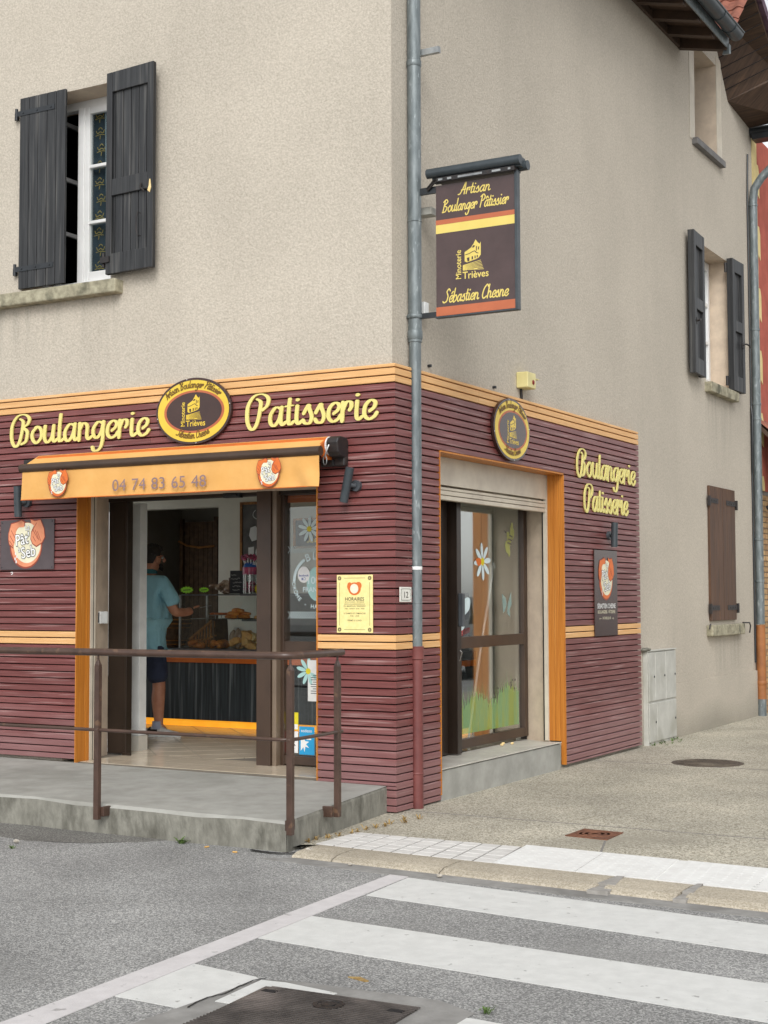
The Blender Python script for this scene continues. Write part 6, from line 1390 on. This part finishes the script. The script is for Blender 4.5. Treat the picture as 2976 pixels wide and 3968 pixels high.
m_.add(vs, fs)
for k in range(150):
    a_ = random.uniform(0, 6.28); ph = random.uniform(.1, 1.5); c = (.120 * math.sin(ph) * math.cos(a_) - .012, .100 * math.sin(ph) * math.sin(a_), .114 * math.cos(ph) + .012)
    if math.cos(a_) > .45 and ph > 1.0: continue
    p0 = Vector(hp(*c)); dr_ = (p0 - Vector((hx, hy, hz))).normalized() + Vector((random.uniform(-.5, .5), random.uniform(-.5, .5), random.uniform(-.2, .5))); m_.tube([p0, p0 + dr_.normalized() * .022], [.008, .001], 4)
m_.build('hair', 'hair', pr, smooth=True)
m_ = MB()
for k in range(130):
    b_ = random.uniform(-1, 1); z = -.075 - .05 * random.random(); a_ = .075 * math.cos(b_ * 1.2) + .012; p0 = Vector(hp(a_, b_ * .075, z + .02 * abs(b_))); m_.tube([p0, p0 + Vector((fx * .008, fy * .008, -.016))], [.007, .002], 4)
m_.build('beard', 'hair', pr, smooth=True)
sh = {'q': n(0, 0, .85, .205, .172), 'p': n(0, 0, .97, .20, .165), 'b': n(0, .01, 1.14, .196, .162), 'c': n(0, 0, 1.38, .215, .145), 'k': n(0, .005, 1.575, .115, .10), 'rs': n(.205, .0, 1.50, .092), 're': n(.295, .035, 1.33, .086, .08), 're2': n(.32, .045, 1.275, .082, .076), 'ls': n(-.205, .0, 1.50, .092), 'le': n(-.305, .05, 1.275, .084, .078)}
skinned('t_shirt', 'tshirt', pr, sh, [('p', 'q'), ('p', 'b'), ('b', 'c'), ('c', 'k'), ('c', 'rs'), ('rs', 're'), ('re', 're2'), ('c', 'ls'), ('ls', 'le')], root=1)
m_ = MB(); m_.lathe((BX + .01, BY + .02, FZ + 1.60), [(.088, 0), (.082, .03), (.072, .045), (.068, .04), (.078, .0)], 20); m_.build('collar', 'collar_teal', pr, smooth=True)
so_ = {'w': n(0, 0, .99, .152, .128), 'p': n(0, -.005, .90, .162, .140), 'rt': n(.118, -.005, .80, .116, .122), 'rk': n(.155, .005, .50, .105, .112), 'lt': n(-.108, -.005, .80, .112, .118), 'lk': n(-.118, .035, .50, .098, .104)}
skinned('shorts', 'shorts_navy', pr, so_, [('w', 'p'), ('p', 'rt'), ('rt', 'rk'), ('p', 'lt'), ('lt', 'lk')])
for s_, fx0, fy0, dx, dy in ((1, .165, -.035, .85, .52), (-1, -.125, .02, -.05, 1)):
    L_ = Vector((dx, dy, 0)).normalized(); W2 = Vector((-L_.y, L_.x, 0)); o0 = Vector((BX + fx0, BY + fy0, FZ))
    secs = [(-.075, .030, .060), (-.05, .038, .105), (.0, .041, .105), (.05, .040, .10), (.10, .044, .075), (.16, .046, .056), (.21, .040, .045), (.235, .022, .030)]
    m_ = MB(); vs = []
    for a_, w_, h_ in secs:
        for k in range(10):
            tt = math.pi * k / 9; vs.append(o0 + L_ * a_ + W2 * (w_ * math.cos(tt)) + Vector((0, 0, .018 + (h_ - .018) * math.sin(tt) ** .7)))
    m_.add(vs, [(i * 10 + k, i * 10 + k + 1, i * 10 + 11 + k, i * 10 + 10 + k) for i in range(7) for k in range(9)] + [tuple(range(10)), tuple(range(70, 80))])
    shoe = m_.build('shoe', 'shoe_white', pr, smooth=True)
    m_ = MB(); vs = []
    for z in (.001, .022):
        for sg in (1, -1):
            for a_, w_, h_ in (secs if sg > 0 else secs[::-1]): vs.append(o0 + L_ * a_ * 1.02 + W2 * (w_ * 1.08 * sg) + Vector((0, 0, z)))
    m_.add(vs, [tuple(range(15, -1, -1)), tuple(range(16, 32))] + [(i, (i + 1) % 16, 16 + (i + 1) % 16, 16 + i) for i in range(16)]); m_.build('sole', 'white_paint', shoe)
    m_ = MB()
    for sg in (1, -1): m_.hexa([o0 + L_ * a_ + W2 * (w_ * sg) + Vector((0, 0, z)) for w_, z in ((.0415, .03), (.043, .075)) for a_, zz in ((-.07, 0), (.01, 0), (.0, 0), (-.07, 0))])
    m_.ball(o0 + L_ * -.06 + Vector((0, 0, .06)), (.032, .032, .036), 8); m_.build('heel_patch', 'shoe_black', shoe)
    m_ = MB(); m_.tube([o0 + L_ * .0 + Vector((0, 0, .075)), o0 + L_ * .0 + Vector((0, 0, .15))], [.047, .043], 16); m_.build('sock', 'sock', pr, smooth=True)
    m_ = MB(); m_.tube([o0 + L_ * .035 + Vector((0, 0, .10)), o0 + L_ * .03 + W2 * .01 + Vector((0, 0, .15))], [.02, .014], 8); m_.build('tongue', 'shoe_white', shoe, smooth=True)
m_ = MB(); m_.tube([(BX + .37, BY + .39, FZ + 1.26), (BX + .45, BY + .47, FZ + 1.28)], .003, 6); tag(m_.build('card', 'steel'), 'thin pale card held out in the fingers of the man at the counter', 'card')

# ================================================================== neighbour house
NB = thing('red_house', 'red rendered neighbour house with yellow jagged quoins and brick base', 'building', (0, 10.3, 0))
m_ = MB(); m_.box(-6, -.06, 10.26, 22, 3.0, 7.9); m_.build('wall', 'red_render', NB)
m_ = MB(); F = at_right(-.058); q = [(10.262, 3.0), (10.262, 7.9)]; z = 7.9; i = 0
while z > 3.0:
    w_ = .37 if i % 2 else .25; h_ = .46 if i % 2 else .40
    q += [(10.26 + w_ - (.05 if i % 2 else 0), z), (10.26 + w_, z - (.10 if i % 2 else 0)), (10.26 + w_, max(3.0, z - h_))] + ([(10.26 + w_ - .10, max(3., z - h_ + .06))] if i % 2 else []); z -= h_; i += 1
m_.prism(F, q[::-1], -.04, .006); m_.build('quoin', 'yellow_quoin', NB)
m_ = MB()
for i in range(40):
    z = -.05 + i * .075
    y = 10.26 - (i % 2) * .11
    while y < 13: m_.box(-.3, -.055 + random.uniform(-.003, .003), max(10.262, y), y + .21, z, z + .063); y += .222
m_.build('brick_base', 'brick', NB); m_ = MB(); m_.box(-6, -.07, 10.26, 22, -.1, 3.02); m_.build('mortar', 'joint_grey', NB)
cn = MB(); cn.hexa([(-.06, 10.27, 3.85), (.55, 10.27, 3.25), (.55, 20, 3.25), (-.06, 20, 3.85), (-.06, 10.27, 3.92), (.55, 10.27, 3.32), (.55, 20, 3.32), (-.06, 20, 3.92)]); cn = cn.build('canopy', 'soffit_wood', NB)
tiles('canopy_tiles', 'roof_tile', (-.05, 10.28, 3.93), (0, 1, 0), (.61, 0, -.60), 20, 3, .222, .3, NB)
m_ = MB(); m_.tube([(.62, 10.2, 3.22), (.62, 20, 3.22)], .07, 14); m_.box(.1, .55, 10.25, 10.30, 2.95, 3.2); m_.tube([(.5, 10.3, 2.95), (.2, 10.32, 2.8), (.05, 10.33, 2.75)], .03, 10); m_.build('canopy_gutter', 'dark_metal', NB, smooth=True); NB.location.y -= .16

# ================================================================== across the street (seen only as reflections)
def far_house(x0, x1, y0, y1, h_, m_n, label, facing):
    b = thing('town_house', label, 'building', ((x0 + x1) / 2, (y0 + y1) / 2, 0))
    m_ = MB(); m_.box(x0, x1, y0, y1, -.1, h_); m_.build('wall', m_n, b)
    m_ = MB(); cx = (x0 + x1) / 2
    m_.add([(x0 - .4, y0 - .4, h_), (x1 + .4, y0 - .4, h_), (x1 + .4, y1 + .4, h_), (x0 - .4, y1 + .4, h_), (cx, y0 - .4, h_ + 2.2), (cx, y1 + .4, h_ + 2.2)], [(0, 1, 4), (3, 5, 2), (0, 4, 5, 3), (1, 2, 5, 4), (0, 3, 2, 1)]); m_.build('roof', 'roof_tile', b)
    for lv in range(2):
        k = 0
        a0, a1 = (x0, x1) if facing == 'y' else (y0, y1)
        a = a0 + 1.2
        while a + 1.1 < a1:
            F = (lambda u, v, d=0: (u, y1 + d, v)) if facing == 'y' else (lambda u, v, d=0: (x0 - d, u, v))
            w_ = MB(); w_.fbox(F, a, a + 1.0, 1.0 + lv * 2.8, 2.4 + lv * 2.8, .005, .05); w_ = w_.build('window', 'pvc', b)
            g_ = MB(); g_.fbox(F, a + .08, a + .46, 1.08 + lv * 2.8, 2.32 + lv * 2.8, .05, .055); g_.fbox(F, a + .54, a + .92, 1.08 + lv * 2.8, 2.32 + lv * 2.8, .05, .055); g_.build('pane', 'car_glass', w_)
            s_ = MB(); s_.fbox(F, a - .5, a - .02, .95 + lv * 2.8, 2.45 + lv * 2.8, .01, .05); s_.fbox(F, a + 1.02, a + 1.5, .95 + lv * 2.8, 2.45 + lv * 2.8, .01, .05); s_.build('shutter', 'shutter_wood', b); a += 3.0
far_house(-8, 6, -48, -40, 5.6, 'cream_render', 'cream house with grey shutters across the street, outside the frame', 'y')
far_house(22, 30, 4, 40, 5.8, 'cream_render', 'long cream house along the far pavement of the side street, outside the frame', 'x')
def car(x, y, ang, label):
    t = thing('parked_car', label, 'car', (x, y, 0)); ca, sa = math.cos(ang), math.sin(ang)
    F = lambda a_, b_, c_: (x + a_ * ca - b_ * sa, y + a_ * sa + b_ * ca, c_)
    prof = [(-2.05, .35), (-2.12, .62), (-2.08, .95), (-1.95, 1.08), (-1.55, 1.50), (-.2, 1.56), (.55, 1.42), (1.1, 1.02), (1.9, .90), (2.1, .70), (2.12, .40), (1.75, .28), (-1.75, .28)]
    m_ = MB(); k = len(prof); ws = [.78, .84, .86, .86, .66, .62, .64, .80, .80, .80, .8, .8, .8]
    vs = [F(a_, w_, c_) for (a_, c_), w_ in zip(prof, ws)] + [F(a_, -w_, c_) for (a_, c_), w_ in zip(prof, ws)]
    m_.add(vs, [tuple(range(k)), tuple(range(2 * k - 1, k - 1, -1))] + [(i, (i + 1) % k, k + (i + 1) % k, k + i) for i in range(k)]); m_.build('body', 'car_paint', t, bevel=.06)
    m_ = MB(); m_.hexa([F(-1.99, -.70, 1.10), F(-1.99, .70, 1.10), F(-1.60, .56, 1.45), F(-1.60, -.56, 1.45), F(-1.95, -.70, 1.12), F(-1.95, .70, 1.12), F(-1.57, .56, 1.47), F(-1.57, -.56, 1.47)])
    for s_ in (1, -1): m_.hexa([F(-1.4, s_ * .84, 1.06), F(.9, s_ * .82, 1.06), F(.45, s_ * .68, 1.40), F(-1.3, s_ * .69, 1.46), F(-1.4, s_ * .80, 1.06), F(.9, s_ * .78, 1.06), F(.45, s_ * .64, 1.40), F(-1.3, s_ * .65, 1.46)])
    m_.build('window', 'car_glass', t)
    for s_ in (1, -1):
        m_ = MB(); m_.hexa([F(-2.16, s_ * .50, .82), F(-2.16, s_ * .86, .84), F(-1.85, s_ * .88, .90), F(-1.85, s_ * .5, .9), F(-2.13, s_ * .50, .98), F(-2.13, s_ * .86, .97), F(-1.8, s_ * .875, .99), F(-1.85, s_ * .5, 1.0)]); m_.build('tail_light', 'tail_red', t)
        for a_ in (-1.3, 1.3):
            m_ = MB(); c = F(a_, s_ * .78, .31); d_ = Vector(F(0, s_, 0)) - Vector(F(0, 0, 0)); m_.tube([Vector(c) - d_ * .11, Vector(c) + d_ * .08], .31, 20); w_ = m_.build('wheel', 'tyre', t, smooth=True)
            m_ = MB(); m_.tube([Vector(c) + d_ * .08, Vector(c) + d_ * .09], .2, 16); m_.build('rim', 'steel', w_, smooth=True)
    m_ = MB(); m_.hexa([F(-2.135, -.26, .55), F(-2.135, .26, .55), F(-2.1, .26, .55), F(-2.1, -.26, .55), F(-2.145, -.26, .66), F(-2.145, .26, .66), F(-2.1, .26, .66), F(-2.1, -.26, .66)]); m_.build('number_plate', 'white_paint', t)
car(7.2, 17.5, RAD(86), 'dark parked car along the side street, seen only in the door glass')
car(-4.6, -13.5, RAD(178), 'dark parked car across the street, seen only in the window glass')

# ================================================================== small litter and weeds
def weed(x, y, z, n_, r_, label, m_n='weed', grp=None):
    m_ = MB()
    for k in range(n_):
        a_ = random.uniform(0, 6.28); l_ = r_ * random.uniform(.5, 1); b_ = Vector((x + random.uniform(-.3, .3) * r_, y + random.uniform(-.3, .3) * r_, z)); tip = b_ + Vector((math.cos(a_) * l_, math.sin(a_) * l_, l_ * random.uniform(.3, .9))); sd = Vector((-math.sin(a_), math.cos(a_), 0)) * r_ * .10
        m_.poly([b_ - sd * .4, b_.lerp(tip, .5) - sd + Vector((0, 0, .01)), tip, b_.lerp(tip, .5) + sd + Vector((0, 0, .01)), b_ + sd * .4])
    tag(m_.build('weed', m_n, loc=(x, y, z)), label, 'weed', grp)
random.seed(9)
weed(-.66, -1.68, -.02, 26, .06, 'small green weed at the foot of the platform')
weed(-1.49, -2.35, -.02, 12, .035, 'tiny weed in the asphalt crack left of the platform')
weed(2.74, -4.22, -.018, 18, .042, 'green weed at the corner of the concrete patch by the hatch')
for k in range(14): weed(.14 + random.uniform(-.03, .06) - k * .012 + .1, -.15 - k * .10, .0, 9, .05, 'dry yellow grass along the end of the platform', 'dry_grass', 'dry grass tufts by the platform')
for k in range(5): weed(.02 + random.uniform(0, .04), 5.5 + k * .19, .0, 8, .05, 'low grass tufts growing at the foot of the meter cabinet', 'weed', 'grass tufts at the meter cabinet')
for k in range(4): weed(.12 + random.uniform(0, .06), 5.6 + k * .18, .0, 6, .04, 'low grass tufts growing at the foot of the meter cabinet', 'weed', 'grass tufts at the meter cabinet')
for (x, y, a_) in ((-.17, -1.80, .3), (-.43, -1.74, 1.2)):
    m_ = MB(); m_.tube([(x, y, -.015), (x + .03 * math.cos(a_), y + .03 * math.sin(a_), -.015)], .005, 8); tag(m_.build('cigarette_butt', 'butt', smooth=True), 'discarded cigarette butts on the asphalt by the platform', 'cigarette butt', 'cigarette butts')
for i, (x, y, r_) in enumerate(((.29, -1.63, .035), (.48, -1.55, .02), (-1.6, -2.2, .02), (1.35, -1.93, .018), (.72, -1.86, .015))):
    m_ = MB(); m_.ball((x, y, -.01 + r_ * .4), (r_, r_ * .8, r_ * .5), 6, jit=.2); tag(m_.build('stone_chip', 'pebble', loc=(x, y, 0)), ['largest loose stone chip at the broken platform corner', 'pale stone chip on the kerb beside the setts', 'stone chip on the asphalt left of the platform', 'dark pebble at the end of the first crossing stripe', 'small pebble in the kerb gutter'][i], 'stone')
m_ = MB(); m_.prism(floor_at(0), [(2.0, -4.02), (2.1, -4.05), (2.11, -4.035), (2.05, -4.0)], -.0195, -.015); tag(m_.build('dry_leaf', 'dry_grass'), 'dry yellow leaf on the asphalt between two crossing stripes', 'leaf')
for (y, dx) in ((2.55, .02), (2.70, .05), (2.66, -.02)):
    m_ = MB(); m_.ball((-.36 + dx, y, .256), (.014, .02, .01), 6, jit=.2); tag(m_.build('bread_crumb', 'crumb'), 'bread crumbs lying on the tiles of the side step', 'crumb', 'crumbs on the side step')
# cracks
def crack(pts, z, w_, name, m_n='black_gap'):
    m_ = MB(); q = catmull([(p[0] + random.uniform(-.008, .008), p[1] + random.uniform(-.008, .008)) for p in pts], 5); q = [(p.x + random.uniform(-.004, .004), p.y + random.uniform(-.004, .004)) for p in q]
    m_.ribbon(floor_at(0), q, w_, z - .001, z, smooth=False); struct(m_.build(name, m_n))
crack([(-2.2, -1.9), (-1.6, -2.05), (-1.2, -1.95), (-.95, -1.72)], -.0185, .012, 'road_crack', 'dark_metal')
crack([(1.70, -4.72), (1.69, -4.6), (1.70, -4.5), (1.69, -4.38), (1.705, -4.28), (1.72, -4.22)], -.0105, .007, 'road_crack', 'dark_metal')
crack([(-.1, -1.70), (.05, -1.72), (.15, -1.70), (.24, -1.64)], -.0105, .03, 'road_crack')
